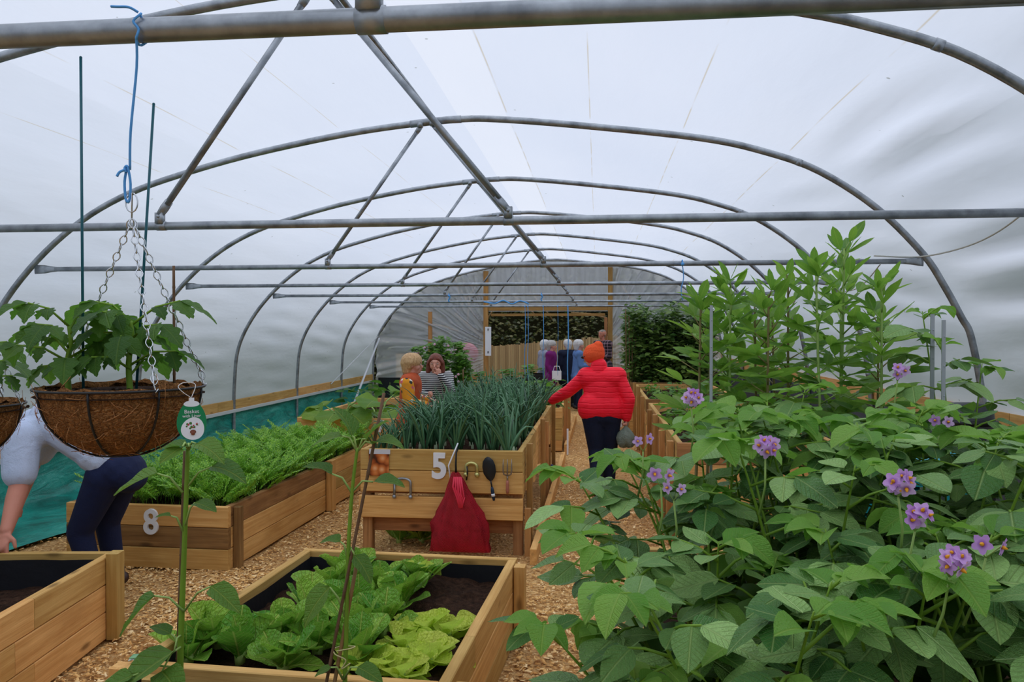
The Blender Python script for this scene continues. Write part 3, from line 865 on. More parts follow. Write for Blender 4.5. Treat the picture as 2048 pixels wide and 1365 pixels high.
def m_onionpic():
    t = NT('onion_photo_print')
    v = t.coord('Object', (1, 1, 1))
    vo = t.n('ShaderNodeTexVoronoi', ins={'Scale': 15.0, 'Randomness': .75}); t.l(v, vo.inputs['Vector'])
    c = t.ramp(vo.outputs['Distance'], [(0, srgb(240, 190, 140)), (.35, srgb(206, 120, 60)), (.6, srgb(150, 70, 30)), (.75, srgb(70, 34, 20))])
    return t.surf(t.pbsdf(c, .25, 0, None, .5))
pc = empty('picture_card', (-1.668, 5.872, .69)); tag(pc, 'laminated photo of brown onions pinned on the onion bed', 'picture')
mb = MB(); mb.box((-.079, -.004, -.092), (.079, 0, .10)); mb.build('print', m_onionpic(), pc, smooth=False)
mb = MB(); mb.box((-.075, -.006, .075), (.09, -.003, .112)); mb.build('clear_edge', m_plain('laminate_edge', (.6, .62, .66), .2), pc, smooth=False)
# U hooks
def u_hook(label, x0, x1, z0, z1, r, mat, name='u_hook'):
    pts = [(x0, -.012, z0), (x0, -.012, z1-.02)]
    for k in range(9):
        a = math.pi - math.pi*k/8; cx_ = (x0+x1)/2; rr = (x1-x0)/2
        pts.append((cx_+rr*math.cos(a), -.012, z1-.02+min(rr, .03)*math.sin(a)))
    pts.append((x1, -.012, z0))
    cx_ = (x0+x1)/2
    root = empty(name, (cx_, 5.875, z0)); tag(root, label, 'hook')
    mb = MB(); mb.tube([(a-cx_, b, c-z0) for a, b, c in pts], r, 8); mb.build('bent_rod', mat, root)
    for x in (x0, x1):
        mb = MB(); mb.ball((x-cx_, -.014, -.004), r*1.7, 8, 6); mb.build('foot', mat, root)
u_hook('large silver U-shaped hook left of the number 5', -1.545, -1.418, .445, .572, .0095, M['steel'])
u_hook('small pale arched hook right of the red net bag', -.99, -.905, .625, .70, .012, m_plain('brassy', srgb(196, 190, 120), .3, .6))
# trowel and hand fork
def m_dkmetal(): return m_plain('dark_steel', (.03, .032, .036), .35, .6)
tr = empty('trowel', (-.80, 5.86, .60)); tag(tr, 'dark-bladed trowel hung blade up on the onion bed', 'trowel'); tr.rotation_euler = (0, math.radians(-9), 0)
mb = MB(); vs = []
prof = [(-.02, .012), (0, .03), (.04, .048), (.09, .05), (.13, .04), (.155, .018), (.163, .002)]
for z, hw in prof:
    for j in range(5):
        u = -1+j*.5; vs.append((u*hw, -.02+.016*(u*u), z-.0))
mb.add(vs, [(i*5+j, i*5+j+1, i*5+6+j, i*5+5+j) for i in range(6) for j in range(4)]); mb.build('blade', m_dkmetal(), tr)
mb = MB(); mb.tube([(0, -.018, -.02), (0, -.012, -.05), (0, -.012, -.07)], .006, 8); mb.build('tang', m_dkmetal(), tr)
mb = MB(); mb.tube([(0, -.012, -.065), (0, -.012, -.09), (0, -.012, -.14), (0, -.012, -.17)], [.008, .013, .014, .009], 10); h = mb.build('handle', m_plain('navy_handle', srgb(16, 40, 66), .4), tr)
mb = MB(); mb.tube([(0, -.0125, -.118), (0, -.0125, -.138)], .0146, 10); mb.build('label_band', M['white'], h)
fk = empty('hand_fork', (-.672, 5.866, .60)); tag(fk, 'small hand fork with pink wooden handle hung on the onion bed', 'fork')
fm = m_plain('worn_steel', srgb(150, 140, 130), .4, .8)
mb = MB(); mb.tube([(0, -.012, .02), (0, -.012, -.02)], .006, 8); mb.build('tang', fm, fk)
for x in (-.032, 0, .032):
    mb = MB(); mb.tube([(0, -.013, .018), (x*.8, -.016, .03), (x, -.018, .05), (x, -.016, .10), (x, -.012, .145)], [.005, .006, .006, .005, .002], 6); mb.build('tine', fm, fk)
mb = MB(); mb.tube([(0, -.012, -.015), (0, -.012, -.04), (0, -.012, -.09), (0, -.012, -.115)], [.009, .012, .013, .009], 10); mb.build('handle', m_plain('pink_wood', srgb(170, 104, 84), .5, 0, .4, .3), fk)
# red net bag
def m_net():
    t = NT('red_netting')
    v = t.coord('Object')
    wv = t.n('ShaderNodeTexWave', ins={'Scale': 60.0, 'Distortion': 2.0}); wv.bands_direction = 'DIAGONAL'; t.l(v, wv.inputs['Vector'])
    n1 = t.noise(v, 14, 4)
    col = t.mix(n1, srgb(120, 8, 22), srgb(214, 34, 60))
    p = t.pbsdf(col, .5, 0, t.bump(wv.outputs['Fac'], .4, .01), .4)
    tp = t.n('ShaderNodeBsdfTransparent', ins={'Color': (.9, .35, .35, 1)})
    return t.surf(t.mixsh(t.math('MULTIPLY', t.math('SUBTRACT', 1.0, wv.outputs['Fac']), .8), p, tp.outputs[0]))
nb_ = empty('net_bag', (-1.04, 5.84, .05)); tag(nb_, 'empty red net sack hanging from the onion bed', 'bag')
rows = [(.60, .022, .022, -.02), (.575, .035, .03, -.018), (.55, .045, .034, -.012), (.50, .065, .036, -.004), (.44, .09, .04, .004), (.38, .115, .042, .012), (.30, .16, .046, .012), (.22, .195, .046, .014), (.12, .212, .042, .012), (.03, .218, .03, .012), (0, .216, .014, .012)]
vs = []; n = 40
for z, hw, hd, cxo in rows:
    for j in range(n):
        a = 2*math.pi*j/n; rip = 1+.17*math.sin(a*9+z*9)*(1 if z > .2 else .4)+.05*math.sin(a*17-z*30)
        vs.append((cxo+hw*math.cos(a)*rip, -.04+hd*math.sin(a)*rip, z))
mb = MB(); mb.add(vs, [(i*n+j, i*n+(j+1) % n, (i+1)*n+(j+1) % n, (i+1)*n+j) for i in range(len(rows)-1) for j in range(n)]); mb.build('net', m_net(), nb_)
mb = MB()
for k in range(5): mb.tube([(-.02+.012*k, -.075, .57), (-.03+.02*k, -.085, .5-.02*k), (.0+.014*k, -.085, .42), (.02+.004*k, -.085, .34)], .008, 6)
mb.build('gathered_cord', m_plain('red_cord', srgb(220, 50, 78), .5), nb_)
mb = MB(); mb.tube([(-.016, -.03, .59), (-.018, -.03, .66), (-.016, -.02, .745), (-.016, .05, .765)], [.01, .009, .008, .008], 8, flat=.4); mb.build('dark_strap', M['black'], nb_)
mb = MB(); mb.tube([(-1.05, 5.86, .86), (-1.12, 5.845, .69), (-1.10, 5.85, .55)], .006, 6); tag(mb.build('plant_rod', M['white']), 'pale rod leaning across the number 5', 'rod')
mb = MB(); mb.tube([(-.985, 5.862, .70), (-.975, 5.846, .64), (-.985, 5.862, .58)], .006, 6); tag(mb.build('door_handle_loop', m_dkmetal()), 'small dark loop handle right of the red net neck', 'handle')
bpy.data.objects['door_handle_loop'].name = 'loop_handle'

# seed packet lying on the corner of the lettuce bed
def m_packet():
    t = NT('seed_packet_print'); v = t.coord('Object')
    c = t.ramp(t.noise(v, 42, 3), [(.45, srgb(226, 228, 224)), (.52, srgb(120, 150, 120)), (.6, srgb(214, 220, 214))])
    return t.surf(t.pbsdf(c, .35))
sp = empty('seed_packet', (-1.735, 2.845, .434), math.radians(8)); tag(sp, 'crumpled green and white seed packet on the lettuce bed corner', 'packet')
vs = []
for i in range(7):
    for j in range(3): vs.append((-.055+.11*i/6, -.022+.022*j, .006*math.sin(i*1.9+j)+.006))
mb = MB(); mb.add(vs, [(i*3+j, i*3+3+j, i*3+4+j, i*3+1+j) for i in range(6) for j in range(2)]); o = mb.build('paper', m_packet(), sp); sd = o.modifiers.new('s', 'SOLIDIFY'); sd.thickness = .002
mb = MB(); mb.box((-.052, -.021, .014), (-.026, .02, .0165)); mb.build('printed_patch', m_plain('packet_green', srgb(120, 170, 120), .4), sp)
# pale slate label lying in the left bed
vs = [(0, 0, 0), (.12, .01, .0), (.16, .07, .02), (.12, .10, .03), (.03, .07, .02)]
mb = MB(); mb.add(vs+[(a, b, c+.012) for a, b, c in vs], [(4, 3, 2, 1, 0), (5, 6, 7, 8, 9)]+[(i, (i+1) % 5, 5+(i+1) % 5, 5+i) for i in range(5)])
tag(mb.build('slate_label', m_plain('pale_card', srgb(206, 198, 184), .6), loc=(-3.15, 3.55, .30), smooth=False), 'pale torn plant label lying in the lower-left bed', 'label')
# small bottle tucked by the post of the onion bed
bt = empty('bottle', (-.50, 8.6, .03)); tag(bt, 'small bottle with dark blue cap beside the onion bed posts', 'bottle')
mb = MB(); mb.lathe([(0, 0), (.035, 0), (.035, .13), (.02, .16), (.016, .17)], 12); mb.build('body', m_plain('pinkish_plastic', srgb(190, 140, 140), .4), bt)
mb = MB(); mb.lathe([(.02, .17), (.02, .215), (0, .22)], 12); mb.build('cap', m_plain('navy_cap', srgb(24, 40, 110), .4), bt)
# ================================================================== PLANTS
def leaf_grid(wf, nl=6, nw=4, fold=.25, droop=.5, curl=0.0, wavy=0.0, seed=0, petiole=0.0, cup=0.0):
    rg = random.Random(seed)
    V = []; F = []
    x = z = 0.0; ph = rg.uniform(0, 6)
    for i in range(nl+1):
        t = i/nl
        if i:
            a = droop*(t-.5/nl)-curl*max(0, t-.6)*3
            x += math.cos(a)/nl; z -= math.sin(a)/nl
        hw = wf(t)
        for j in range(nw+1):
            u = -1+2*j/nw
            V.append((x, u*hw, z + fold*abs(u)*hw + cup*u*u*hw + wavy*math.sin(t*11+ph+u*2.0)*abs(u)))
    for i in range(nl):
        for j in range(nw):
            a = i*(nw+1)+j; F.append((a, a+nw+1, a+nw+2, a+1))
    return np.array(V), np.array(F)
def leaf_set(name, mat, wf, n, nl=6, nw=4, fold=(.1, .4), droop=(.3, .9), curl=(0, .2), wavy=.02, cup=(0, 0), seed=0):
    out = []
    rg = random.Random(seed)
    for k in range(n):
        V, F = leaf_grid(wf, nl, nw, rg.uniform(*fold), rg.uniform(*droop), rg.uniform(*curl), wavy, seed*31+k, 0, rg.uniform(*cup))
        out.append(np_mesh(name, V, F, mat))
    return out
w_ovate = lambda W: (lambda t: W*max(.0, math.sin(math.pi*min(1, t)**.80))**.78*(1.06-.12*t)+.004)
w_ell = lambda W: (lambda t: W*max(.0, math.sin(math.pi*t))**.75+.004)
w_cos = lambda W: (lambda t: W*max(.17, min(1, t/.62)**1.1)*(1.0 if t < .62 else max(0, 1-((t-.62)/.385)**2)**.5)+.004)
w_heart = lambda W: (lambda t: W*max(0, math.sin(math.pi*t**.58))**.7+.004)
w_round = lambda W: (lambda t: W*max(0, math.sin(math.pi*t**.8))**.5+.01)
def w_lobed(W):
    def f(t):
        b = W*max(0, math.sin(math.pi*t**.75))**.8
        return b*(.68+.42*abs(math.sin(t*math.pi*3.5))) + .006
    return f
LV = {}
LV['potato'] = leaf_set('leaf', M['potato'], w_ovate(.34), 6, 8, 4, (.06, .3), (.1, .65), (0, .1), .012, seed=1)
LV['potato_pale'] = leaf_set('leaf', M['potato_pale'], w_ovate(.33), 3, 6, 4, (.2, .5), (.1, .6), (0, .1), .015, seed=2)
LV['bean'] = leaf_set('leaf', M['bean'], w_ell(.175), 5, 6, 4, (.1, .35), (-.1, .45), (0, .1), .008, seed=3)
LV['cos'] = leaf_set('leaf', M['cos'], w_cos(.33), 6, 10, 6, (.0, .12), (.0, 1.2), (-.3, .4), .03, (.05, .6), seed=4)
LV['crisp'] = leaf_set('leaf', M['crisp'], w_cos(.44), 5, 10, 8, (0, .1), (.1, .9), (0, .2), .05, (.2, .5), seed=5)
LV['tomato'] = leaf_set('leaf', M['tomato'], w_lobed(.30), 5, 14, 4, (.1, .35), (.2, .9), (0, .1), .012, seed=6)
LV['sunflower'] = leaf_set('leaf', M['sunflower'], w_heart(.33), 5, 8, 4, (.2, .5), (.3, 1.0), (0, .1), .02, seed=7)
LV['squash'] = leaf_set('leaf', M['squash'], w_round(.48), 3, 8, 8, (.05, .2), (.3, .8), (0, 0), .05, seed=8)
LV['low'] = leaf_set('leaf', M['lowgreen'], w_ovate(.36), 4, 5, 4, (.1, .3), (.2, .8), (0, .1), .02, seed=9)

def rot_about(v, axis, a): return Quaternion(axis, a) @ v
# ---- potatoes
def potato_plant(x, y, z0, zt, seed, label, nst=4, lean=(0, 0), nleaf=8, size=.115, spread=.26):
    rg = random.Random(seed)
    root = empty('potato_plant', (x, y, z0)); tag(root, label, 'potato plant', 'flowering potato plants')
    h = zt-z0
    lowM = []; lowP = []
    for s in range(nst):
        az = 6.283*s/nst + rg.uniform(-.5, .5)
        sp = spread*rg.uniform(.5, 1.0)
        tx, ty = math.cos(az)*sp+lean[0], math.sin(az)*sp+lean[1]
        hh = h*rg.uniform(.84, 1.0)
        P = [Vector((math.cos(az)*.03, math.sin(az)*.03, 0)), Vector((tx*.3, ty*.3, hh*.4)), Vector((tx*.65, ty*.65, hh*.75)), Vector((tx, ty, hh))]
        C = catmull(P, 4)
        mb = MB(); mb.tube(C, [.0075-.006*i/(len(C)-1) for i in range(len(C))], 6)
        leaves = []
        for k in range(nleaf):
            t = .32+.68*(k+.5)/nleaf
            f = t*(len(C)-1); i = min(int(f), len(C)-2); p = C[i].lerp(C[i+1], f-i)
            a2 = az + k*2.4 + rg.uniform(-.4, .4)
            up = .55 if t > .8 else .25
            d = Vector((math.cos(a2), math.sin(a2), up+rg.uniform(-.15, .2))).normalized()
            L = rg.uniform(.09, .17)*(1.0 if t < .85 else .6)
            q1 = p+d*L*.5; q2 = p+d*L*.95-Vector((0, 0, L*.12))
            mb.tube([p, q1, q2], [.0035, .003, .0022], 4)
            dd = (q2-q1).normalized(); sz = size*rg.uniform(.8, 1.15)*(1.0 if t < .88 else .7)
            side = Vector((-dd.y, dd.x, 0)).normalized()
            for (pos, ang, ss) in ((q2, 0, 1.0), (q1.lerp(q2, .55), 1.05, .8), (q1.lerp(q2, .55), -1.05, .8)) + (((p.lerp(q1, .75), 1.2, .55), (p.lerp(q1, .75), -1.2, .55)) if rg.random() < .4 else ()):
                ld = (dd*math.cos(ang)+side*math.sin(ang)); ld.z = -rg.uniform(.0, .55); ld.normalize()
                upv = Vector((rg.uniform(-.35, .35), rg.uniform(-.35, .35)-.12, 1))
                leaves.append((pos, ld, upv, sz*ss, t))
        for k in range(6):                      # crown of young leaves at the tip
            a2 = az+k*1.05+rg.uniform(-.3, .3); rr = .012 if k < 3 else .03
            leaves.append((C[-1]+Vector((math.cos(a2)*rr, math.sin(a2)*rr, -.004*k)), Vector((math.cos(a2), math.sin(a2), rg.uniform(.0, .5))), Vector((rg.uniform(-.3, .3), rg.uniform(-.4, .1), 1)), size*rg.uniform(.45, .8), .95 if k < 3 else .8))
        mb.build('stem', M['stem'], root)
        for pos, ld, upv, sz, t in leaves:
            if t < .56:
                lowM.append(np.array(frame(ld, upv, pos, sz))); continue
            me = rg.choice(LV['potato_pale'] if (t > .93 or rg.random() < .06) else LV['potato'])
            inst('leaf', me, frame(ld, upv, pos, sz), root)
    if lowM:
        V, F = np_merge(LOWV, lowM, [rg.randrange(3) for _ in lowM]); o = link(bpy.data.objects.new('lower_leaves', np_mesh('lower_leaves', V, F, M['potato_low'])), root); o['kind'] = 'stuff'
    return root
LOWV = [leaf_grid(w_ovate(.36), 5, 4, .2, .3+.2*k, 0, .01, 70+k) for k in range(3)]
M['potato_low'] = m_blade('potato_lower_leaf_shaded', srgb(52, 92, 24), srgb(94, 138, 44), .2)  # lower leaves coloured darker to deepen the shade inside the plants
PP = []
spots = [(.30, 1.50, 1.30, (-.08, -.05), 'at the front left of the mass'), (.57, 1.60, 1.33, (0, -.08), 'behind the purple cluster at the lower right'), (.80, 1.55, 1.36, (0, -.05), 'at the lower right edge of the picture'),
         (.26, 1.80, 1.35, (-.17, 0), 'leaning out over the path'), (.50, 1.88, 1.49, (0, 0), 'in the middle of the front mass'), (.78, 1.9, 1.48, (0, 0), 'right of the middle of the mass'), (1.05, 1.9, 1.45, (.05, 0), 'by the right picture edge'),
         (.33, 2.16, 1.47, (-.05, 0), 'with pale flowers beside the path'), (.62, 2.22, 1.52, (0, 0), 'with broad leaves under the bean stems'), (.90, 2.25, 1.50, (0, 0), 'in front of the bean stems at the right'), (1.18, 2.3, 1.46, (0, 0), 'near the steel hoop foot at the right'),
         (.50, 2.50, 1.53, (0, 0), 'at the back left before the beans'), (.80, 2.52, 1.52, (0, 0), 'at the back middle before the beans')]
for k, (x, y, zt, ln, wh) in enumerate(spots):
    PP.append(potato_plant(x, y, .60, zt, 100+k, f'bushy dark green potato plant {wh}', 5, ln, 9, .118))
PP.append(potato_plant(.38, 1.14, .60, 1.15, 140, 'short bright potato plant at the bottom right corner', 4, (0, 0), 6, .085, .16))
PP.append(potato_plant(.58, 1.16, .60, 1.17, 141, 'short pale potato plant cut by the bottom right corner', 4, (0, 0), 6, .085, .16))
PP.append(potato_plant(.20, 1.62, .60, 1.14, 142, 'low potato plant hanging over the path at the bottom', 4, (-.15, -.06), 7, .115, .24))
# tall straggly potato by the grey stakes
tp = potato_plant(1.14, 2.62, .60, 1.78, 143, 'tall straggly potato plant tied to the grey stakes', 3, (-.03, 0), 8, .10, .14); PP.append(tp)

def flower_mesh():
    mb = MB(); n = 5; vs = [(0, 0, 0)]
    for k in range(20):
        a = 6.283*k/20; r = 1.0 if k % 4 == 2 else (.86 if k % 2 else .62)
        vs.append((r*math.cos(a), r*math.sin(a), .12*r+.08*math.sin(k*2.1)))
        vs.append((.5*r*math.cos(a), .5*r*math.sin(a), .02))
    fs = []
    for k in range(20):
        a = 1+2*k; b = 1+2*((k+1) % 20)
        fs += [(a+1, a, b, b+1), (0, a+1, b+1)]
    mb.add(vs, fs)
    return mb.mesh('flower', m_petal())
def m_petal():
    t = NT('purple_petal'); rn = t.rnd()
    c = t.mix(rn, srgb(196, 138, 216), srgb(232, 198, 242))
    x, y, z = t.sepxyz(t.coord())
    r = t.math('SQRT', t.math('ADD', t.math('MULTIPLY', x, x), t.math('MULTIPLY', y, y)))
    c = t.mix(t.ramp(r, [(.15, (1, 1, 1)), (.5, (0, 0, 0))]), c, srgb(150, 84, 180))
    p = t.pbsdf(c, .6, 0, None, .2); tr = t.n('ShaderNodeBsdfTranslucent'); t.l(c, tr.inputs[0])
    return t.surf(t.mixsh(.35, p, tr.outputs[0]))
FLM = flower_mesh()
mbs = MB(); mbs.tube([(0, 0, 0), (0, 0, .2), (0, 0, .5)], [.2, .18, .06], 8); STM = mbs.mesh('stamen', m_plain('orange_stamen', srgb(232, 160, 30), .5))
def flowers(x, y, z, n, seed, r=.0165, sp=.0145):
    rg = random.Random(seed)
    pl = min(PP, key=lambda o: (o.location.x-x)**2+(o.location.y-y)**2)
    base = Vector((x, y, z-.008))-pl.location
    mb = MB(); foot = base+Vector((rg.uniform(-.02, .02), .06, -.16)); hub = base+Vector((0, .02, -.03))
    mb.tube([foot, foot.lerp(hub, .5)+Vector((.006, 0, 0)), hub], [.003, .0025, .002], 5)
    for k in range(n):
        a = 6.283*k/max(n, 1)+rg.uniform(-.4, .4); q = base+Vector((math.cos(a)*sp*(n > 1), rg.uniform(-.01, .012), math.sin(a)*sp*.8*(n > 1)))
        mb.tube([hub, hub.lerp(q, .5)+Vector((0, .008, -.004)), q+Vector((0, .004, 0))], .0014, 4)
        d = Vector((rg.uniform(-.9, .9)+math.cos(a)*.5, -1, rg.uniform(-.4, .7)+math.sin(a)*.5))
        nrm = d.normalized(); xdir = nrm.orthogonal()
        f = inst('flower', FLM, frame(xdir, nrm, q, r*rg.uniform(.85, 1.12)), pl)
        inst('stamen', STM, Matrix.Identity(4), f)
    mb.build('flower_stalk', M['stem_pale'], pl)
for k, (x, y, z, n) in enumerate([(.242, 2.05, 1.542, 6), (.356, 1.70, 1.469, 6), (.554, 1.50, 1.433, 7), (.553, 1.42, 1.389, 5), (.552, 1.28, 1.352, 7), (.842, 2.3, 1.60, 3), (.137, 1.70, 1.403, 2), (.164, 1.70, 1.374, 2), (.113, 1.95, 1.442, 2), (.652, 1.38, 1.357, 2), (.933, 2.25, 1.467, 2)]):
    flowers(x, y, z, n, 300+k)

# ---- broad beans
def bean_plant(x, y, z0, zt, seed, label, dens=1.0, ls=.10):
    rg = random.Random(seed); root = empty('broad_bean_plant', (x, y, z0)); tag(root, label, 'bean plant', 'tall broad bean plants')
    h = zt-z0-.06; lx, ly = rg.uniform(-.06, .06), rg.uniform(-.06, .06)
    C = catmull([(0, 0, 0), (lx*.3, ly*.3, h*.35), (lx*.8, ly*.7, h*.7), (lx, ly, h)], 5)
    mb = MB(); mb.tube(C, [.0075-.004*i/(len(C)-1) for i in range(len(C))], 6)
    zstart = max(0.05, (1.25-z0)/h)
    nn = int((1-zstart)*h/.034*dens); az = rg.uniform(0, 6)
    out = []
    for k in range(nn):
        t = zstart+(1-zstart)*(k+.5)/nn
        f = t*(len(C)-1); i = min(int(f), len(C)-2); p = C[i].lerp(C[i+1], f-i)
        a = az+k*2.55+rg.uniform(-.35, .35); top = smoothstep(.72, 1, t)
        d = Vector((math.cos(a), math.sin(a), .55+1.3*top)).normalized(); L = rg.uniform(.05, .085)*(1-.55*top)
        q = p+d*L; mb.tube([p, q], [.003, .0022], 4)
        side = Vector((-d.y, d.x, 0)); side = side.normalized() if side.length > .01 else Vector((1, 0, 0))
        for sgn, ang in ((1, .45), (-1, .45)) + (((1, 1.0), (-1, 1.0)) if rg.random() < .55 else ()):
            ld = (d*math.cos(ang)+side*sgn*math.sin(ang)).normalized()
            ld.z += rg.uniform(-.3, .15)*(1-top); ld.normalize()
            out.append((q, ld, Vector((rg.uniform(-.5, .5), rg.uniform(-.5, .5)-.2, 1)), ls*rg.uniform(.8, 1.2)*(1-.25*top)))
    mb.build('stem', M['stem_brown'] if rg.random() < .4 else M['stem_pale'], root)
    for q, ld, up, s in out: inst('leaf', rg.choice(LV['bean']), frame(ld, up, q, s), root)
    return root
beans = [(.342, 2.90, 1.86, 'leftmost by the grey stake'), (.466, 2.92, 1.93, 'with a dense dark crown, second from left'), (.597, 2.88, 1.89, 'with a light open crown, third from left'), (.64, 3.12, 1.86, 'half hidden behind the third crown'),
         (.707, 3.0, 1.95, 'reaching the crossbar left of the tallest'), (.80, 2.80, 1.97, 'beside the tallest stem'), (.845, 2.92, 2.06, 'tallest, with leaves above the crossbar'), (.93, 3.12, 1.93, 'behind the tallest stem'),
         (.965, 2.80, 1.91, 'rightmost with a round crown'), (1.02, 3.02, 1.80, 'short, right of the round crown'), (.42, 3.15, 1.80, 'low behind the leftmost pair'), (.56, 3.25, 1.80, 'back row, left of middle'), (.76, 3.28, 1.84, 'back row, right of middle')]
for k, (x, y, zt, wh) in enumerate(beans): bean_plant(x, y, .60, zt, 500+k, f'tall broad bean plant {wh}', 1.25 if k == 1 else 1.0, .115)
# grey stakes
for x, y, zt, lb, r in ((.378, 2.68, 1.79, 'grey metal stake left of the beans', .0085), (1.048, 2.6, 1.757, 'taller of two grey stakes right of the beans', .0115), (1.04, 2.5, 1.737, 'shorter of two grey stakes right of the beans', .0105)):
    mb = MB(); mb.tube([(0, 0, 0), (0, 0, zt-.55)], r, 4, flat=.6)
    for k in range(6): mb.ball((0, -r*.62, zt-.55-.05-.09*k), .002, 6, 4)
    tag(mb.build('stake', M['greystake'], loc=(x, y, .55), smooth=False), lb, 'stake')

# ---- onions
def onion_meshes(n):
    out = []
    for k in range(n):
        rg = random.Random(700+k); mb = MB()
        for j in range(rg.randint(7, 9)):
            a = rg.uniform(0, 6.28); L = rg.uniform(.34, .58); ln = rg.uniform(.05, .95); bend = rg.uniform(0, .5) if rg.random() < .6 else rg.uniform(1.0, 2.4)
            pts = []; p = Vector((math.cos(a)*.008, math.sin(a)*.008, .05)); th = ln*.4; ns = 7
            for i in range(ns+1):
                pts.append(p.copy()); th2 = th+ln*(i/ns)+bend*max(0, i/ns-.55)*1.9
                p += Vector((math.cos(a)*math.sin(th2), math.sin(a)*math.sin(th2), math.cos(th2)))*(L/ns)
            mb.tube(pts, [.008, .0115, .012, .011, .0095, .0075, .0045, .001], 5, flat=.7)
        out.append(mb.mesh('onion_plant', M['onion']))
    return out
ONM = onion_meshes(8)
mb = MB(); mb.tube([(0, 0, -.03), (0, 0, .02), (0, 0, .07)], [.017, .013, .011], 8); NECK = mb.mesh('neck', M['onion_pale'])
rg = random.Random(5)
for iy in range(15):
    for ix in range(9):
        x = -1.74+ix*.135+rg.uniform(-.035, .035); y = 6.0+iy*.245+rg.uniform(-.06, .06)
        o = inst('onion_plant', rg.choice(ONM), Matrix.Translation((x, y, .705)) @ Matrix.Rotation(rg.uniform(0, 6.28), 4, 'Z') @ Matrix.Scale(rg.uniform(.82, 1.12)*(.55+.16*ix if ix < 3 else 1.0), 4))
        tag(o, 'blue-green onion plant growing in the tall table bed', 'onion plant', 'onion plants in the tall bed')
        inst('neck', NECK, Matrix.Identity(4), o)

# ---- carrots : feathery mass
def frond(seed, n=10):
    rg = random.Random(seed); V = []; F = []
    def tri_strip(a, b, w):
        d = (b-a); s = d.cross(Vector((0, 0, 1))); s = s.normalized()*w if s.length > 1e-6 else Vector((w, 0, 0))
        k = len(V); V.extend([tuple(a-s), tuple(a+s), tuple(b+s*.4), tuple(b-s*.4)]); F.append((k, k+1, k+2, k+3))
    P = []; p = Vector((0, 0, 0)); th = .1
    for i in range(9):
        P.append(p.copy()); p += Vector((math.sin(th), 0, math.cos(th)))/8; th += rg.uniform(.06, .2)
    for i in range(8): tri_strip(P[i], P[i+1], .007)
    for k in range(n):
        t = .36+.62*k/n; f = t*8; i = int(f); q = P[i].lerp(P[min(i+1, 8)], f-i); ax = (P[min(i+1, 8)]-P[i]).normalized()
        L = .20*(1-t)*1.2+.05
        for s in (-1, 1):
            d = (Vector((0, s, 0))+ax*.55+Vector((0, 0, rg.uniform(-.1, .25)))).normalized(); e = q+d*L; tri_strip(q, e, .003)
            m = max(3, int(L/.034))
            for j in range(m):
                r = q.lerp(e, (j+.6)/m); l2 = L*.2*(1-.45*j/m)+.028
                for s2 in (-1, 1):
                    d2 = (d*.6+ax*s2*.8+Vector((0, 0, rg.uniform(-.3, .4)))).normalized(); tri_strip(r, r+d2*l2, .0135)
    return np.array(V), np.array(F)
def fern_mass(name, n, box, h, mat, seed, lean_edge=0.0):
    rg = np.random.default_rng(seed); var = [frond(seed*7+k) for k in range(5)]
    x0, x1, y0, y1, z = box; M4 = []
    for k in range(n):
        x = rg.uniform(x0, x1); y = rg.uniform(y0, y1); s = h*rg.uniform(.7, 1.15); a = rg.uniform(0, 6.283)
        if x > x1-.15 and rg.random() < .6: a = rg.uniform(-.8, .8)
        tilt = rg.uniform(-.15, .35)
        m = Matrix.Translation((x, y, z)) @ Matrix.Rotation(a, 4, 'Z') @ Matrix.Rotation(tilt, 4, 'Y') @ Matrix.Scale(s, 4)
        M4.append(np.array(m))
    V, F = np_merge(var, M4, rg.integers(0, 5, n))
    return link(bpy.data.objects.new(name, np_mesh(name, V, F, mat, smooth=False)))
tag(fern_mass('carrot_foliage', 1150, (-3.72, -2.62, 5.45, 8.65, .36), .37, M['carrot'], 9), 'mass of feathery green carrot tops filling the bed marked 8', 'carrot tops', kind='stuff')

# ---- lettuces
def lettuce(x, y, z, seed, kind, label, n, size, group):
    rg = random.Random(seed); root = empty('lettuce', (x, y, z)); tag(root, label, 'lettuce', group)
    for k in range(n):
        t = k/(n-1); a = k*2.4+rg.uniform(-.3, .3)
        el = .5+.85*t+rg.uniform(-.3, .3) if kind == 'cos' else .2+.95*t+rg.uniform(-.12, .12)
        d = Vector((math.cos(a)*math.cos(el), math.sin(a)*math.cos(el), math.sin(el)))
        up = Vector((-math.cos(a)*math.sin(el), -math.sin(a)*math.sin(el), math.cos(el)))+Vector((rg.uniform(-.6, .6), rg.uniform(-.6, .6), rg.uniform(-.1, .5)))*(1.0 if kind == 'cos' else .5)
        inst('leaf', rg.choice(LV[kind]), frame(d, up, (math.cos(a)*.012, math.sin(a)*.012, .005+.01*t), size*rg.uniform(.7, 1.15)*(1-.18*t)), root)
    mb = MB(); mb.lathe([(.0, -.02), (.022, -.02), (.026, .02), (.012, .05), (0, .055)], 8); mb.build('heart', M['stem_pale'], root)
    return root
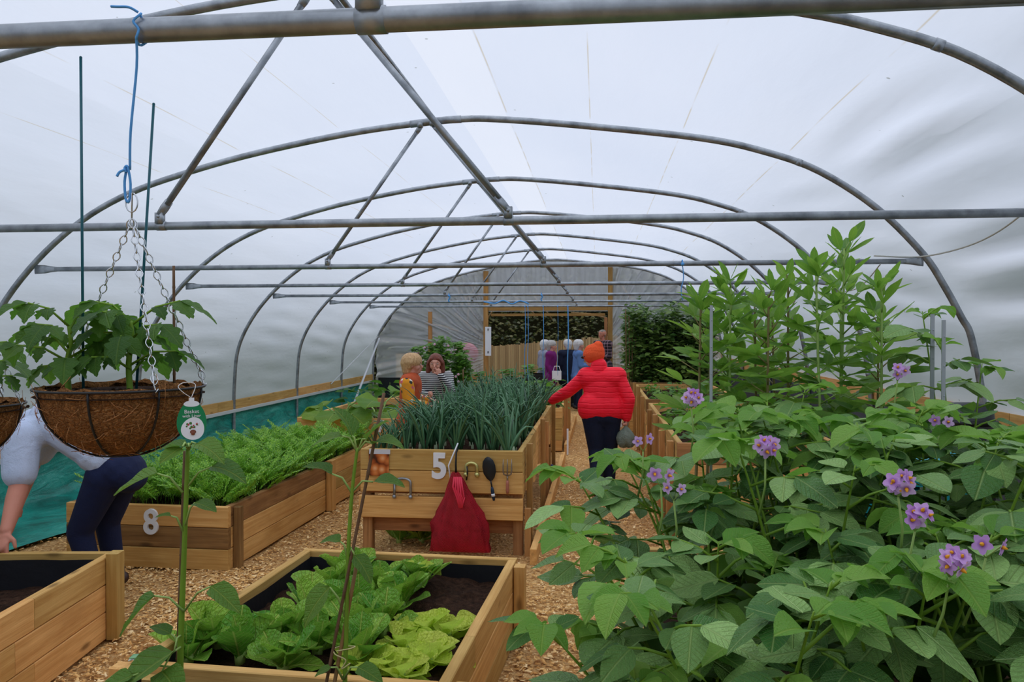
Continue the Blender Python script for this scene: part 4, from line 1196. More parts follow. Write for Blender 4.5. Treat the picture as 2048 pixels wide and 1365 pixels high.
cosl = [(-1.70, 3.10, 'in the near left corner of the bed'), (-1.66, 3.28, 'beside the near left corner head'), (-1.50, 3.16, 'with pale upright leaves near the left board'), (-1.40, 3.38, 'left of the loose centre group'), (-1.20, 3.26, 'with curled leaves just behind the bamboo canes'), (-1.38, 3.66, 'at the left of the middle row'),
        (-1.40, 3.98, 'at the left of the far row'), (-1.16, 3.72, 'in the middle of the bed behind the canes'), (-1.36, 4.20, 'in the far left corner of the bed'), (-1.14, 4.04, 'middle of the far row'), (-.98, 3.50, 'with one tall upright leaf, right of middle'), (-.96, 4.14, 'bolting with a pointed tip, far row right'),
        (-.98, 3.84, 'right of the middle row'), (-1.0, 3.20, 'next to the crinkled lettuces at the front'), (-1.1, 3.44, 'behind the crinkled lettuces'), (-1.28, 3.08, 'at the front board beside the canes')]
for k, (x, y, wh) in enumerate(cosl): lettuce(x, y, .315, 800+k, 'cos', f'dark green cos lettuce {wh}', 11, .215, 'cos lettuces in the front bed')
o = lettuce(-.955, 4.16, .40, 840, 'crisp', 'pointed pale shoot of a bolting lettuce in the far row', 6, .10, 'cos lettuces in the front bed')
for c in o.children: c.matrix_basis = Matrix.Scale(1, 4) @ c.matrix_basis
cri = [(-.93, 3.07, 'at the front left of the pale group'), (-.78, 3.05, 'at the front board'), (-.70, 3.20, 'against the right board at the front'), (-.83, 3.33, 'in the middle of the pale group'), (-.68, 3.50, 'farthest back along the right board'), (-.79, 3.50, 'behind the middle of the pale group')]
for k, (x, y, wh) in enumerate(cri): lettuce(x, y, .305, 860+k, 'crisp', f'pale lime crinkled lettuce {wh}', 11, .165, 'crinkled lettuces in the front bed')
for k, (x, y, wh) in enumerate([(-1.60, 6.22, 'left'), (-1.42, 6.25, 'second'), (-1.26, 6.22, 'right')]):
    lettuce(x, y, .0, 880+k, 'cos', f'{["leftmost", "middle", "rightmost"][k]} lettuce growing in shade under the onion bed', 10, .22, 'lettuces under the onion bed')

# ---- sunflowers
def sunflower(label, base, P, leaves, seed, r0=.012):
    rg = random.Random(seed); root = empty('sunflower', base); tag(root, label, 'sunflower')
    B = Vector(base); C = catmull([Vector(p)-B for p in P], 6)
    mb = MB(); mb.tube(C, [r0-(r0*.45)*i/(len(C)-1) for i in range(len(C))], 9); mb.build('stem', M['stem'], root)
    for (p, q, tip, s) in leaves:           # node, leaf base, tip, size factor
        p = Vector(p)-B; q = Vector(q)-B; tip = Vector(tip)-B
        mid = p.lerp(q, .5)+Vector((0, 0, .02))
        L = (tip-q).length*s*1.18
        lf = inst('leaf', rg.choice(LV['sunflower']), frame(tip-q, (rg.uniform(-.3, .3), -.25, 1), q, L), root)
        mb = MB(); mb.tube([p, mid, q], [.0042, .0036, .003], 6); mb.build('petiole', M['stem_pale'], root)
    return root
sunflower('sunflower seedling tied to a dark cane at the left of the lettuce bed', (-1.43, 2.55, .33), [(-1.43, 2.55, .33), (-1.425, 2.55, .6), (-1.41, 2.55, .95), (-1.395, 2.55, 1.30)],
          [((-1.415, 2.55, 1.15), (-1.50, 2.54, 1.215), (-1.63, 2.52, 1.175), 1.05), ((-1.405, 2.55, 1.16), (-1.31, 2.55, 1.24), (-1.19, 2.53, 1.24), 1.0), ((-1.408, 2.54, .745), (-1.50, 2.52, .80), (-1.62, 2.50, .70), 1.0), ((-1.405, 2.54, .745), (-1.30, 2.52, .84), (-1.20, 2.50, .79), 1.05),
           ((-1.41, 2.54, 1.02), (-1.44, 2.52, 1.075), (-1.478, 2.50, 1.085), 1.0), ((-1.40, 2.54, 1.04), (-1.36, 2.53, 1.12), (-1.28, 2.50, 1.115), 1.0), ((-1.395, 2.55, 1.29), (-1.38, 2.53, 1.31), (-1.47, 2.48, 1.325), 1.0), ((-1.395, 2.55, 1.29), (-1.36, 2.54, 1.32), (-1.25, 2.5, 1.31), 1.0),
           ((-1.395, 2.55, 1.3), (-1.39, 2.5, 1.31), (-1.42, 2.42, 1.29), .9), ((-1.42, 2.54, .66), (-1.42, 2.50, .62), (-1.56, 2.40, .545), 1.15), ((-1.42, 2.54, .62), (-1.44, 2.46, .57), (-1.34, 2.38, .56), 1.0), ((-1.42, 2.54, .55), (-1.53, 2.44, .56), (-1.62, 2.38, .54), 1.0), ((-1.43, 2.55, .6), (-1.46, 2.55, .66), (-1.53, 2.55, .70), .9)], 31, .0125)
sunflower('taller sunflower seedling tied with twine in front of the lettuces', (-.835, 2.5, .33), [(-.835, 2.5, .33), (-.826, 2.5, .55), (-.815, 2.5, .95), (-.80, 2.5, 1.18), (-.782, 2.5, 1.32)],
          [((-.80, 2.5, 1.17), (-.865, 2.49, 1.235), (-.925, 2.47, 1.285), 1.1), ((-.80, 2.5, 1.175), (-.73, 2.5, 1.21), (-.645, 2.48, 1.225), 1.1), ((-.785, 2.5, 1.31), (-.83, 2.49, 1.36), (-.92, 2.47, 1.355), 1.0), ((-.785, 2.5, 1.31), (-.80, 2.5, 1.36), (-.815, 2.48, 1.46), 1.0), ((-.78, 2.5, 1.31), (-.75, 2.5, 1.35), (-.70, 2.48, 1.42), 1.0),
           ((-.78, 2.5, 1.31), (-.73, 2.5, 1.335), (-.64, 2.47, 1.37), 1.0), ((-.82, 2.5, .75), (-.87, 2.48, .865), (-.965, 2.45, .77), 1.0), ((-.815, 2.5, .95), (-.84, 2.5, 1.01), (-.905, 2.5, 1.03), 1.0), ((-.81, 2.5, .97), (-.79, 2.49, .97), (-.72, 2.47, .91), 1.0), ((-.826, 2.49, .56), (-.77, 2.46, .615), (-.69, 2.43, .60), 1.0), ((-.83, 2.49, .56), (-.86, 2.46, .61), (-.91, 2.44, .60), .9)], 33, .0088)
def cane(label, a, b, r, mat, name='cane'):
    a = Vector(a); b = Vector(b); mb = MB(); L = (b-a).length; n = max(6, int(L/.12)); pts = []; rs = []
    for i in range(n+1):
        p = a.lerp(b, i/n)
        for d, k in ((-.004, 1.0), (0, 1.18), (.004, 1.0)):
            if 0 < i < n: pts.append(p+(b-a).normalized()*d); rs.append(r*k)
            elif d == 0: pts.append(p); rs.append(r)
    mb.tube([p-a for p in pts], rs, 8)
    return tag(mb.build(name, mat, loc=a), label, 'cane')
cane('dark cane behind the left sunflower stem', (-1.452, 2.565, .33), (-1.415, 2.57, 1.29), .008, M['cane'])
cane('long thin brown cane crossing the taller sunflower', (-.925, 2.47, .33), (-.698, 2.52, 1.50), .0055, M['cane'])
cane('short bamboo cane beside the taller sunflower', (-.895, 2.47, .33), (-.792, 2.52, .93), .0065, M['bamboo'])
mb = MB(); mb.tube(catmull([(-.845, 2.47, .66), (-.80, 2.485, .665), (-.80, 2.515, .66), (-.86, 2.51, .655), (-.85, 2.47, .65), (-.815, 2.475, .63), (-.83, 2.475, .60), (-.80, 2.475, .62)], 4), .0022, 5)
tag(mb.build('string_tie', m_plain('straw_twine', srgb(196, 186, 130), .8)), 'knotted straw twine holding the taller sunflower', 'twine')

# ---- squash behind the carrots
rg = random.Random(61)
for k, (x, y, lb) in enumerate([(-3.3, 9.8, 'left squash plant with broad leaves above the bed marked 7'), (-2.85, 10.0, 'right squash plant with broad leaves beside the rust waistcoat')]):
    root = empty('squash_plant', (x, y, .5)); tag(root, lb, 'squash plant')
    for j in range(8):
        a = j*.8+rg.uniform(-.3, .3); L = rg.uniform(.2, .4); q = Vector((math.cos(a)*L, math.sin(a)*L, rg.uniform(.12, .42)))
        mb = MB(); mb.tube([(0, 0, 0), (q.x*.4, q.y*.4, q.z*.7), q], [.014, .011, .008], 6); mb.build('stalk', M['stem_pale'], root)
        inst('leaf', rg.choice(LV['squash']), frame((math.cos(a), math.sin(a), rg.uniform(-.15, .1)), (rg.uniform(-.3, .3), -.4, 1), q-Vector((math.cos(a), math.sin(a), 0))*.1, rg.uniform(.3, .46)), root)
# ---- low leafy greens in the farther beds
def green_meshes(n):
    out = []
    for k in range(n):
        rg = np.random.default_rng(900+k); var = [leaf_grid(w_ovate(.36), 4, 2, .2, .6, 0, .02, 40+j) for j in range(3)]; M4 = []
        for j in range(34):
            a = rg.uniform(0, 6.28); t = rg.uniform(0, 1); L = rg.uniform(.02, .16)
            d = (math.cos(a), math.sin(a), rg.uniform(-.2, .6)); p = (math.cos(a)*L, math.sin(a)*L, .04+.26*t)
            M4.append(np.array(frame(d, (rg.uniform(-.4, .4), rg.uniform(-.6, .2), 1), p, rg.uniform(.09, .16))))
        V, F = np_merge(var, M4, rg.integers(0, 3, 34)); out.append(np_mesh('foliage', V, F, M['lowgreen']))
    return out
GM = green_meshes(4)
def green(x, y, z, s, lb, grp, seed):
    rg = random.Random(seed); root = empty('leafy_plant', (x, y, z), rg.uniform(0, 6)); tag(root, lb, 'leafy plant', grp)
    o = bpy.data.objects.new('foliage', rg.choice(GM)); o.scale = (s, s, s); link(o, root)
    mb = MB(); mb.tube([(0, 0, -.02), (.01, 0, .12*s), (0, .01, .28*s)], [.008, .006, .004], 5); mb.build('stem', M['stem'], root)
k = 0
for y0, x0, z, n, s, lb, grp in ((6.5, .85, .74, 12, .75, 'low leafy plant in the tall bed past the potatoes', 'greens past the potatoes'), (10.4, .85, .74, 10, .65, 'low leafy plant in the middle right bed', 'greens of the middle right bed'), (11.4, -1.45, .5, 14, 1.15, 'leafy plant in the bed beyond the onions', 'greens beyond the onions')):
    for j in range(n):
        green(x0+(j % 3)*.36+R.uniform(-.08, .08), y0+(j//3)*.72+R.uniform(-.1, .1), z, s*R.uniform(.8, 1.2), lb, grp, 1000+k); k += 1
# weedy growth along the far left wall behind the squash
green(-4.5, 14.6, .0, 2.0, 'nearer dark bushy plant growing low by the left wall', None, 1100); green(-4.35, 16.2, .0, 2.3, 'farther dark bushy plant growing low by the left wall', None, 1101)

# ---- dense beans by the end wall (far right), peas (far left), hedge outside
def leaf_cloud(name, n, fn, size, mat, seed, wf=None, nl=3, nw=2):
    rg = np.random.default_rng(seed); var = [leaf_grid(wf or w_ell(.26), nl, nw, .2, .5, 0, .0, 50+j) for j in range(3)]; M4 = []
    for j in range(n):
        p, d, up = fn(rg); M4.append(np.array(frame(d, up, p, size*rg.uniform(.6, 1.3))))
    V, F = np_merge(var, M4, rg.integers(0, 3, n)); return link(bpy.data.objects.new(name, np_mesh(name, V, F, mat)))
def rnd_dir(rg, zl=-.4, zh=.6):
    a = rg.uniform(0, 6.28); return (math.cos(a), math.sin(a), rg.uniform(zl, zh))
def fb(rg):
    x = rg.uniform(.50, 2.0); top = 1.22+.14*math.sin(x*11)+.10*math.sin(x*23+1)+rg.normal(0, .09); z = .78+max(.3, top)*rg.uniform(0, 1)**.85; return ((x+rg.normal(0, .03), rg.uniform(13.65, 14.7), z), rnd_dir(rg, -.2, .9), (rg.uniform(-.5, .5), rg.uniform(-1, .3), 1))
tag(leaf_cloud('dense_bean_foliage', 7500, fb, .13, M['farbean'], 71), 'dense dark wall of bean foliage at the far right', 'bean foliage', kind='stuff')
for j in range(4):
    cane(['first', 'second', 'third', 'fourth'][j]+' thin upright cane at the left edge of the far beans', (.50+.05*j+.01*(j % 2), 13.62+.08*j, .3), (.48+.06*j, 13.62+.08*j, 2.1-.12*j), .008, M['cane'])
def pea_plant(x, y, zt, seed, lb):
    rg0 = random.Random(seed); root = empty('pea_plant', (x, y, .36)); tag(root, lb, 'pea plant', 'climbing peas by the end wall'); h = zt-.36
    def fn(rg):
        z = h*rg.uniform(.05, 1); r = .24*(1-.45*z/h); a = rg.uniform(0, 6.28); return ((r*math.cos(a)*rg.uniform(.2, 1), r*math.sin(a)*rg.uniform(.2, 1), z), rnd_dir(rg, -.1, .8), (rg.uniform(-.5, .5), -.5, 1))
    o = leaf_cloud('foliage', 320, fn, .12, M['pea'], seed, w_ovate(.34)); o.parent = root
    mb = MB()
    for k in range(3): mb.tube([(.03*k, 0, 0), (.05*k-.05, .02, h*.5), (.06*k-.06, 0, h)], [.006, .005, .003], 5)
    mb.build('stem', M['stem'], root)
    for k in range(3):
        z = h*rg0.uniform(.45, .95); a = rg0.uniform(3.6, 5.8)
        mb = MB(); mb.ball((.16*math.cos(a), .16*math.sin(a), z), .024, 8, 6, (1, .7, 1)); mb.build('blossom', m_pink, root)
m_pink = m_plain('pale_pink_blossom', srgb(222, 176, 200), .6)
for j, (x, y, zt, lb) in enumerate([(-3.15, 13.6, 1.42, 'leftmost climbing pea plant behind the blond head'), (-2.95, 13.9, 1.52, 'tall climbing pea plant with pink blossom, second from left'), (-2.72, 13.7, 1.60, 'tallest climbing pea plant between the two women'), (-2.52, 14.0, 1.50, 'climbing pea plant right of the auburn hair'), (-2.38, 13.7, 1.30, 'rightmost short climbing pea plant')]): pea_plant(x, y, zt, 1200+j, lb)
for j, (x, z, lb) in enumerate([(-3.36, 1.12, 'leftmost brown cane of the pea row'), (-2.30, 1.05, 'rightmost brown cane of the pea row')]): cane(lb, (x, 13.5, .3), (x-.03, 13.5, z), .012, M['cane'])
# pale cane leaning at the left
cane('tall thin brown cane standing behind the hanging basket', (-1.128, 2.0, .35), (-1.126, 2.0, 1.875), .0045, M['cane'])
# ================================================================== HANGING BASKETS
def m_coir():
    t = NT('coir_fibre'); v = t.coord('Object')
    n1 = t.noise(t.coord('Object', (1, 1, 2.2)), 55, 5, .7, 2.5); n2 = t.noise(v, 12, 3)
    wv = t.n('ShaderNodeTexWave', ins={'Scale': 26.0, 'Distortion': 22.0, 'Detail': 3.0, 'Detail Scale': 2.0}); t.l(v, wv.inputs['Vector'])
    c = t.ramp(n1, [(.25, srgb(100, 62, 34)), (.5, srgb(178, 122, 72)), (.75, srgb(224, 170, 110))])
    c = t.mix(t.math('MULTIPLY', wv.outputs['Fac'], .4), c, srgb(84, 52, 30))
    c = t.mix(t.math('MULTIPLY', n2, .35), c, srgb(120, 76, 42))
    return t.surf(t.pbsdf(c, .95, 0, t.bump(t.math('ADD', n1, wv.outputs['Fac']), .9, .008), .1))
M['coir'] = m_coir()
def link_mesh():
    mb = MB(); pts = []
    for k in range(13):
        a = 6.283*k/12; pts.append((.0098*math.cos(a)*1.0, .0042*math.sin(a)*(1-.35*math.cos(2*a)), 0))
    mb.tube(pts, .0011, 5, cap=False); return mb.mesh('link', M['chain'])
LINK = link_mesh()
def chain(root, a, b, name='chain'):
    a = Vector(a); b = Vector(b); d = (b-a); n = int(d.length/.0155)
    e = empty(name, a, 0, root)
    for k in range(n):
        p = d*((k+.5)/n); up = d.orthogonal() if k % 2 else d.cross(d.orthogonal())
        inst('link', LINK, frame(d, up.normalized(), p, 1.0), e)
def basket(loc, label):
    root = empty('hanging_basket', loc); tag(root, label, 'hanging basket', 'coir-lined hanging baskets')
    Rr, D = .134, .119
    prof = [(Rr*math.cos(a), -D*math.sin(a)) for a in [i*math.pi/2/12 for i in range(13)]]
    rg = random.Random(3); n = 48; vs = []
    rings = [(Rr*.93, -.004), (Rr*.965, .005)] + [(r*.985, z) for r, z in prof[:-1]] + [(.004, -D)]
    for i, (r, z) in enumerate(rings):
        for j in range(n):
            a = 6.283*j/n; k = 1+rg.uniform(-.012, .012); zz = z+(rg.uniform(-.005, .006) if i < 3 else 0)
            vs.append((r*k*math.cos(a), r*k*math.sin(a), zz))
    mb = MB(); mb.add(vs, [(i*n+j, i*n+(j+1) % n, (i+1)*n+(j+1) % n, (i+1)*n+j) for i in range(len(rings)-1) for j in range(n)])
    mb.build('coir_liner', M['coir'], root)
    # stray fibres
    mb = MB()
    for k in range(170):
        a = rg.uniform(0, 6.28); t = rg.uniform(0.02, 1.3); r = Rr*math.cos(t)*.995; p = Vector((r*math.cos(a), r*math.sin(a), -D*math.sin(t)))
        nrm = p.normalized(); d = nrm.orthogonal(); d.rotate(Quaternion(nrm, rg.uniform(0, 6.28))); L = rg.uniform(.012, .035)
        mb.tube([p, p+d*L*.5+nrm*.004, p+d*L+nrm*rg.uniform(-.002, .003)], .0005, 3)
    mb.build('loose_fibres', m_plain('straw_fibre', srgb(178, 124, 76), .8), root)['kind'] = 'stuff'
    ring = [(Rr*1.02*math.cos(6.283*k/40), Rr*1.02*math.sin(6.283*k/40), 0) for k in range(41)]
    mb = MB(); mb.tube(ring, .0022, 6, cap=False); mb.build('wire_rim', M['black'], root)
    mb = MB(); mb.tube([(.045*math.cos(6.283*k/20), .045*math.sin(6.283*k/20), -D*.97) for k in range(21)], .0018, 5, cap=False); mb.build('wire_ring', M['black'], root)
    for k in range(8):
        a = 6.283*k/8+.2; mb = MB()
        mb.tube([(Rr*1.015*math.cos(t)*math.cos(a), Rr*1.015*math.cos(t)*math.sin(a), -D*1.02*math.sin(t)) for t in [i*1.3/10 for i in range(11)]], .0019, 6); mb.build('wire_rib', M['black'], root)
    mb = MB(); mb.lathe([(0, -.006), (.06, -.009), (.11, -.005), (.138, -.012)], 20); mb.build('compost', M['soil'], root)
    rg2 = random.Random(9); mb = MB()
    for k in range(26): mb.ball((rg2.uniform(-.12, .12), -rg2.uniform(.02, .1), -.004), rg2.uniform(.003, .006), 6, 4)
    mb.build('compost_crumbs', M['soil'], root)['kind'] = 'stuff'
    top = Vector((.02, 0, .295))
    for a in (-.63, .57, 2.89):
        chain(root, top, (Rr*1.0*math.cos(a), Rr*1.0*math.sin(a), .012))
        mb = MB(); p = Vector((Rr*math.cos(a), Rr*math.sin(a), 0)); mb.tube([p+Vector((-.004, 0, .03)), p+Vector((-.002, -.001, .012)), p+Vector((.003, -.002, -.003)), p+Vector((.006, 0, .004))], .0014, 6); mb.build('chain_hook', M['chain'], root)
    mb = MB(); mb.tube([(.02+.011*math.cos(t), 0, .325+.017*math.sin(t)) for t in [2.2+i*5.6/16 for i in range(17)]]+[(.02, 0, .295)], .0013, 6); mb.build('hanging_ring', M['chain'], root)
    return root
BK = basket((-.833, 1.3, 1.603), 'coir hanging basket with two tomato plants and a green tag')
bk2 = copy_tree(BK); bk2.location = (-1.305, 1.45, 1.553); bk2.rotation_euler = (0, 0, .9)
bk2['label'] = 'coir hanging basket cut off by the left picture edge'
# string holding the basket
def twine(name, label, paths, r=.0022):
    root = empty(name, paths[0][0]); tag(root, label, 'string'); B = Vector(paths[0][0])
    for k, P in enumerate(paths):
        mb = MB(); mb.tube([Vector(p)-B for p in catmull(P, 4)], r, 6); mb.build(['strand', 'knot', 'loop', 'tail', 'tail'][min(k, 4)], M['blue'], root)
    return root
yb = 1.30; zb = 2.228; sx = -.812
twine('blue_string', 'blue string tied over the crossbar holding the tomato basket', [
    [(sx+.024, yb-.024, zb-.02), (sx+.017, yb-.012, 2.16), (sx+.004, 1.29, 2.05), (sx-.004, 1.3, 1.985)],
    [(sx+.018, yb-.004, zb+.026), (sx+.030, yb-.02, zb+.02), (sx+.020, yb-.026, zb+.006), (sx+.029, yb-.025, zb-.008), (sx+.024, yb-.024, zb-.024), (sx+.018, yb, zb-.026), (sx+.020, yb+.024, zb), (sx+.018, yb-.004, zb+.027)],
    [(sx-.009, 1.3, 1.99), (sx-.014, 1.3, 1.965), (sx-.012, 1.3, 1.935), (sx-.006, 1.3, 1.93), (sx-.003, 1.3, 1.96), (sx-.007, 1.298, 1.99), (sx-.012, 1.297, 1.988), (sx-.009, 1.296, 1.98)],
    [(sx+.024, yb-.018, zb+.024), (sx+.012, yb-.026, zb+.03), (sx-.006, yb-.03, zb+.03), (sx-.018, yb-.03, zb+.031)],
    [(sx-.009, 1.296, 1.985), (sx-.018, 1.292, 1.98), (sx-.022, 1.29, 1.972)]])
twine('blue_string', 'blue string holding the basket at the left picture edge', [[(-1.275, yb-.024, zb-.02), (-1.276, 1.36, 2.05), (-1.287, 1.45, 1.885)], [(-1.275, yb-.026, zb+.026), (-1.271, yb-.026, zb-.022), (-1.276, yb+.024, zb), (-1.275, yb-.02, zb+.026)]])
# tag
tg = empty('plant_tag', (-.658, 1.215, 1.556), math.radians(28)); tag(tg, 'green and white oval price tag reading Basket with Liner', 'tag')
def egg(w, h, n=36, lo=1.0):
    return [(w*math.cos(6.283*k/n)*(1-.12*math.sin(6.283*k/n)), h*math.sin(6.283*k/n)) for k in range(n)]
def disc(outline, y0, y1, mi=0, mb=None):
    mb = mb or MB(); n = len(outline)
    mb.add([(x, y0, z) for x, z in outline]+[(x, y1, z) for x, z in outline], [tuple(range(n)), tuple(range(2*n-1, n-1, -1))]+[(i, (i+1) % n, n+(i+1) % n, n+i) for i in range(n)], mi); return mb
disc(egg(.0225, .032), -.0006, .0006).build('card', m_plain('tag_green', srgb(20, 128, 78), .3), tg, smooth=False)
rt_ = math.radians(-18)
ov = [(x*math.cos(rt_)-z*math.sin(rt_)+.002, x*math.sin(rt_)+z*math.cos(rt_)-.013) for x, z in egg(.0175, .0185)]
disc(ov, -.0011, -.0004).build('white_oval', M['white'], tg, smooth=False)
disc([(x, z+.0275) for x, z in egg(.012, .005)], -.0011, -.0004).build('white_cap', M['white'], tg, smooth=False)
mb = MB(); mb.box((-.004, -.0012, .029), (.004, .0008, .037)); mb.build('hanger_tab', M['white'], tg, smooth=False)
for s, z, sz in (('Basket', .0145, .0085), ('with Liner', .0075, .0068)):
    inst('lettering', text_mesh(s, sz, .0002, M['white']), Matrix.Translation((0, -.0012, z)) @ FACE, tg)
pc2 = MB(); pc2.lathe([(.0025, -.006), (.0045, .0), (.0, .0)], 10); pc2.ball((0, 0, -.001), .004, 8, 5, (1.2, .12, .9))
pc2.build('printed_pot', m_plain('print_brown', srgb(120, 60, 34), .4), tg, loc=(.002, -.0012, -.0175))
rg = random.Random(2)
for k in range(16):
    mb = MB(); mb.ball((rg.uniform(-.008, .010), -.0013, rg.uniform(-.014, -.004)), rg.uniform(.0012, .0022), 6, 4, (1, .12, 1))
    mb.build('printed_flower', [m for m in (bpy.data.materials.get('print_red') or m_plain('print_red', srgb(190, 40, 60), .4), bpy.data.materials.get('print_green') or m_plain('print_green', srgb(70, 120, 50), .4), M['white'])][k % 3 if k % 3 != 2 or k % 2 else 1], tg)
mb = MB(); mb.tube(catmull([(-.0, 0, .037), (-.012, -.004, .046), (-.02, .0, .056), (-.01, .006, .062), (.006, .008, .058), (.0, .002, .038)], 4), .0006, 4); mb.build('clear_loop', m_plain('clear_plastic', (.8, .8, .8), .2), tg)
# green rods and cane standing in the basket
for a, b, lb in (((-.906, 1.3, 1.58), (-.907, 1.3, 2.185), 'taller teal rod standing in the tomato basket'), ((-.826, 1.33, 1.58), (-.789, 1.33, 2.108), 'shorter leaning teal rod in the tomato basket')):
    mb = MB(); A = Vector(a); mb.tube([Vector((0, 0, 0)), Vector(b)-A], .0024, 8); mb.ball(Vector(b)-A, .0027, 8, 4); tag(mb.build('plant_rod', M['stickgreen'], loc=a), lb, 'rod')
o = [o for o in COL.objects if o.name.startswith('cane') and 'behind the hanging basket' in o.get('label', '')][0]; bpy.data.objects.remove(o)
cane('thin brown cane standing at the back of the tomato basket', (-.798, 1.41, 1.58), (-.798, 1.41, 1.826), .0026, M['cane'])

# tomato plants
def tomato(x, y, z, h, seed, label, nl=8, size=.06):
    rg = random.Random(seed); root = empty('tomato_plant', (x, y, z)); tag(root, label, 'tomato plant', 'young tomato plants in baskets')
    C = catmull([(0, 0, -.02), (-.004, 0, h*.4), (.003, 0, h*.75), (0, 0, h)], 4)
    mb = MB(); mb.tube(C, [.0058-.0025*i/(len(C)-1) for i in range(len(C))], 7); mb.build('stem', M['stem'], root)
    for k in range(nl):
        t = .25+.75*k/(nl-1); p = Vector((0, 0, h*t)); a = k*2.4+seed+rg.uniform(-.3, .3)
        d = Vector((math.cos(a), math.sin(a)*.75, .25+.35*t)).normalized(); L = rg.uniform(.06, .105)*(.8 if t < .4 or t > .95 else 1.0)
        q1 = p+d*L*.5+Vector((0, 0, .008)); q2 = p+d*L+Vector((0, 0, -.006))
        mb = MB(); mb.tube([p, q1, q2], [.0024, .002, .0016], 5); pt_ = mb.build('petiole', M['stem'], root)
        dd = (q2-q1).normalized(); side = Vector((-dd.y, dd.x, 0)).normalized(); sz = size*rg.uniform(.8, 1.15)
        for pos, ang, s in ((q2, 0, 1.1), (q1.lerp(q2, .75), 1.0, .85), (q1.lerp(q2, .75), -1.0, .85), (q1, 1.2, .6), (q1, -1.2, .6)):
            ld = dd*math.cos(ang)+side*math.sin(ang); ld.z = -rg.uniform(.1, .9 if t < .9 else .3); ld.normalize()
            inst('leaf', rg.choice(LV['tomato']), frame(ld, (rg.uniform(-.3, .3), rg.uniform(-.6, .1), 1), pos, sz*s), root)
tomato(-.918, 1.28, 1.595, .115, 3, 'left tomato plant with drooping leaves in the hanging basket', 12)
tomato(-.81, 1.29, 1.595, .125, 8, 'right tomato plant behind the bright chain in the hanging basket', 12)
tomato(-1.235, 1.44, 1.546, .12, 5, 'tomato plant at the left picture edge', 8)

# ================================================================== STRINGS, CABLES, FAR THINGS
def cable(name, label, P, r, mat, cat='cable'):
    B = Vector(P[0]); mb = MB(); mb.tube([Vector(p)-B for p in catmull(P, 8)], r, 6); return tag(mb.build(name, mat, loc=B), label, cat)
cable('cable', 'thin pale cable sagging between the hoops at the right', [(2.15, 3.8, 2.52), (2.33, 4.6, 2.36), (2.44, 5.4, 2.28), (2.45, 6.26, 2.275), (2.1, 6.27, 2.285)], .006, M['wire'])
cable('cable', 'farther pale cable drooping behind the beans', [(2.15, 6.28, 2.22), (2.27, 7.1, 2.1), (2.36, 7.9, 2.09), (2.45, 8.78, 2.12)], .005, M['wire'])
def hang(x, y, z0, z1, label, r=.006, tie=True):
    root = empty('blue_twine', (x, y, z1)); tag(root, label, 'twine', 'blue twines hanging from the far crossbars'); h = z1-z0
    mb = MB(); mb.tube(catmull([(0, -.03, 0), (.01, -.03, -h*.4), (-.008, -.03, -h*.7), (.004, -.03, -h)], 4), r, 5); mb.build('strand', M['blue'], root)
    mb = MB(); mb.tube([(0, -.035+.024*math.cos(a), .0+.024*math.sin(a)) for a in [i*6.283/10 for i in range(11)]], .005, 5); mb.ball((0, -.06, -.01), .014, 8, 5); mb.build('knot', M['blue'], root)
for x, zl, lb, r in ((-1.50, .75, 'leftmost blue twine hanging in the doorway view', .006), (-1.44, .70, 'second blue twine hanging in the doorway view', .007), (-1.12, .72, 'blue twine in front of the purple coat', .007), (-.82, .8, 'thin blue twine between the two couples', .004), (-.61, .55, 'thick blue twine in front of the navy coat', .012)):
    hang(x, 16.3, zl, 2.243, lb, r)
hang(.66, 6.3, 1.95, 2.243, 'short blue twine tied to the crossbar above the beans', .004)
hang(-2.15, 11.3, 2.14, 2.243, 'blue twine knotted on the fifth crossbar left of centre', .012); hang(-.80, 11.3, 2.15, 2.243, 'blue twine knotted on the fifth crossbar right of centre', .010)
cable('blue_twine', 'tangle of blue twine along the sixth crossbar', [(-2.0, 13.77, 2.24), (-1.8, 13.74, 2.21), (-1.65, 13.74, 2.26), (-1.5, 13.73, 2.2), (-1.35, 13.74, 2.25), (-1.2, 13.75, 2.2)], .012, M['blue'], 'twine')
sg = empty('hanging_board', (-2.60, 18.6, 1.14)); tag(sg, 'narrow white board hanging on the left door post', 'board')
mb = MB(); mb.box((-.072, -.012, 0), (.072, .012, .69), 0); mb.build('panel', M['white'], sg, smooth=False)
for z in (.06, .60): mb = MB(); mb.tube([(0, -.014, z), (0, -.018, z+.05)], .012, 6); mb.build('fixing', M['black'], sg)

# fence and hedge outside the doorway
fe = empty('reed_fence', (0, 23.0, 0)); tag(fe, 'pale upright reed fence outside the doorway', 'fence')
mb = MB(); rg = random.Random(14); x = -6.0
while x < 4.0:
    w_ = rg.uniform(.03, .06); zt = 1.30+.085*(x+3)+rg.uniform(-.03, .03); mb.box((x, rg.uniform(-.012, .012), -.03), (x+w_*.9, .03, zt)); x += w_
o = mb.build('reeds', m_blade('reed', srgb(150, 116, 78), srgb(206, 172, 124), .05), fe, smooth=False); o['kind'] = 'stuff'
for z in (.4, 1.0): mb = MB(); mb.box((-6, .03, z), (4, .06, z+.06)); mb.build('fence_rail', M['wood_dark'], fe, smooth=False)
def hb(rg):
    x = rg.uniform(-9, 7); t = rg.uniform(0, 1); z = .2+4.6*t; y = 24.0+2.2*t+rg.uniform(-.5, .5)
    return ((x, y, z), rnd_dir(rg), (rg.uniform(-.6, .6), -.8, 1))
hd = empty('hedge_bank', (0, 24, 0)); tag(hd, 'steep bank of dark shrubs and ivy behind the reed fence', 'hedge')
o = leaf_cloud('foliage', 15000, hb, .13, M['hedgemass'], 72, w_ovate(.34)); o.parent = hd; o.location = (0, -24, 0); o['kind'] = 'stuff'
V = []; nx, nz = 40, 14
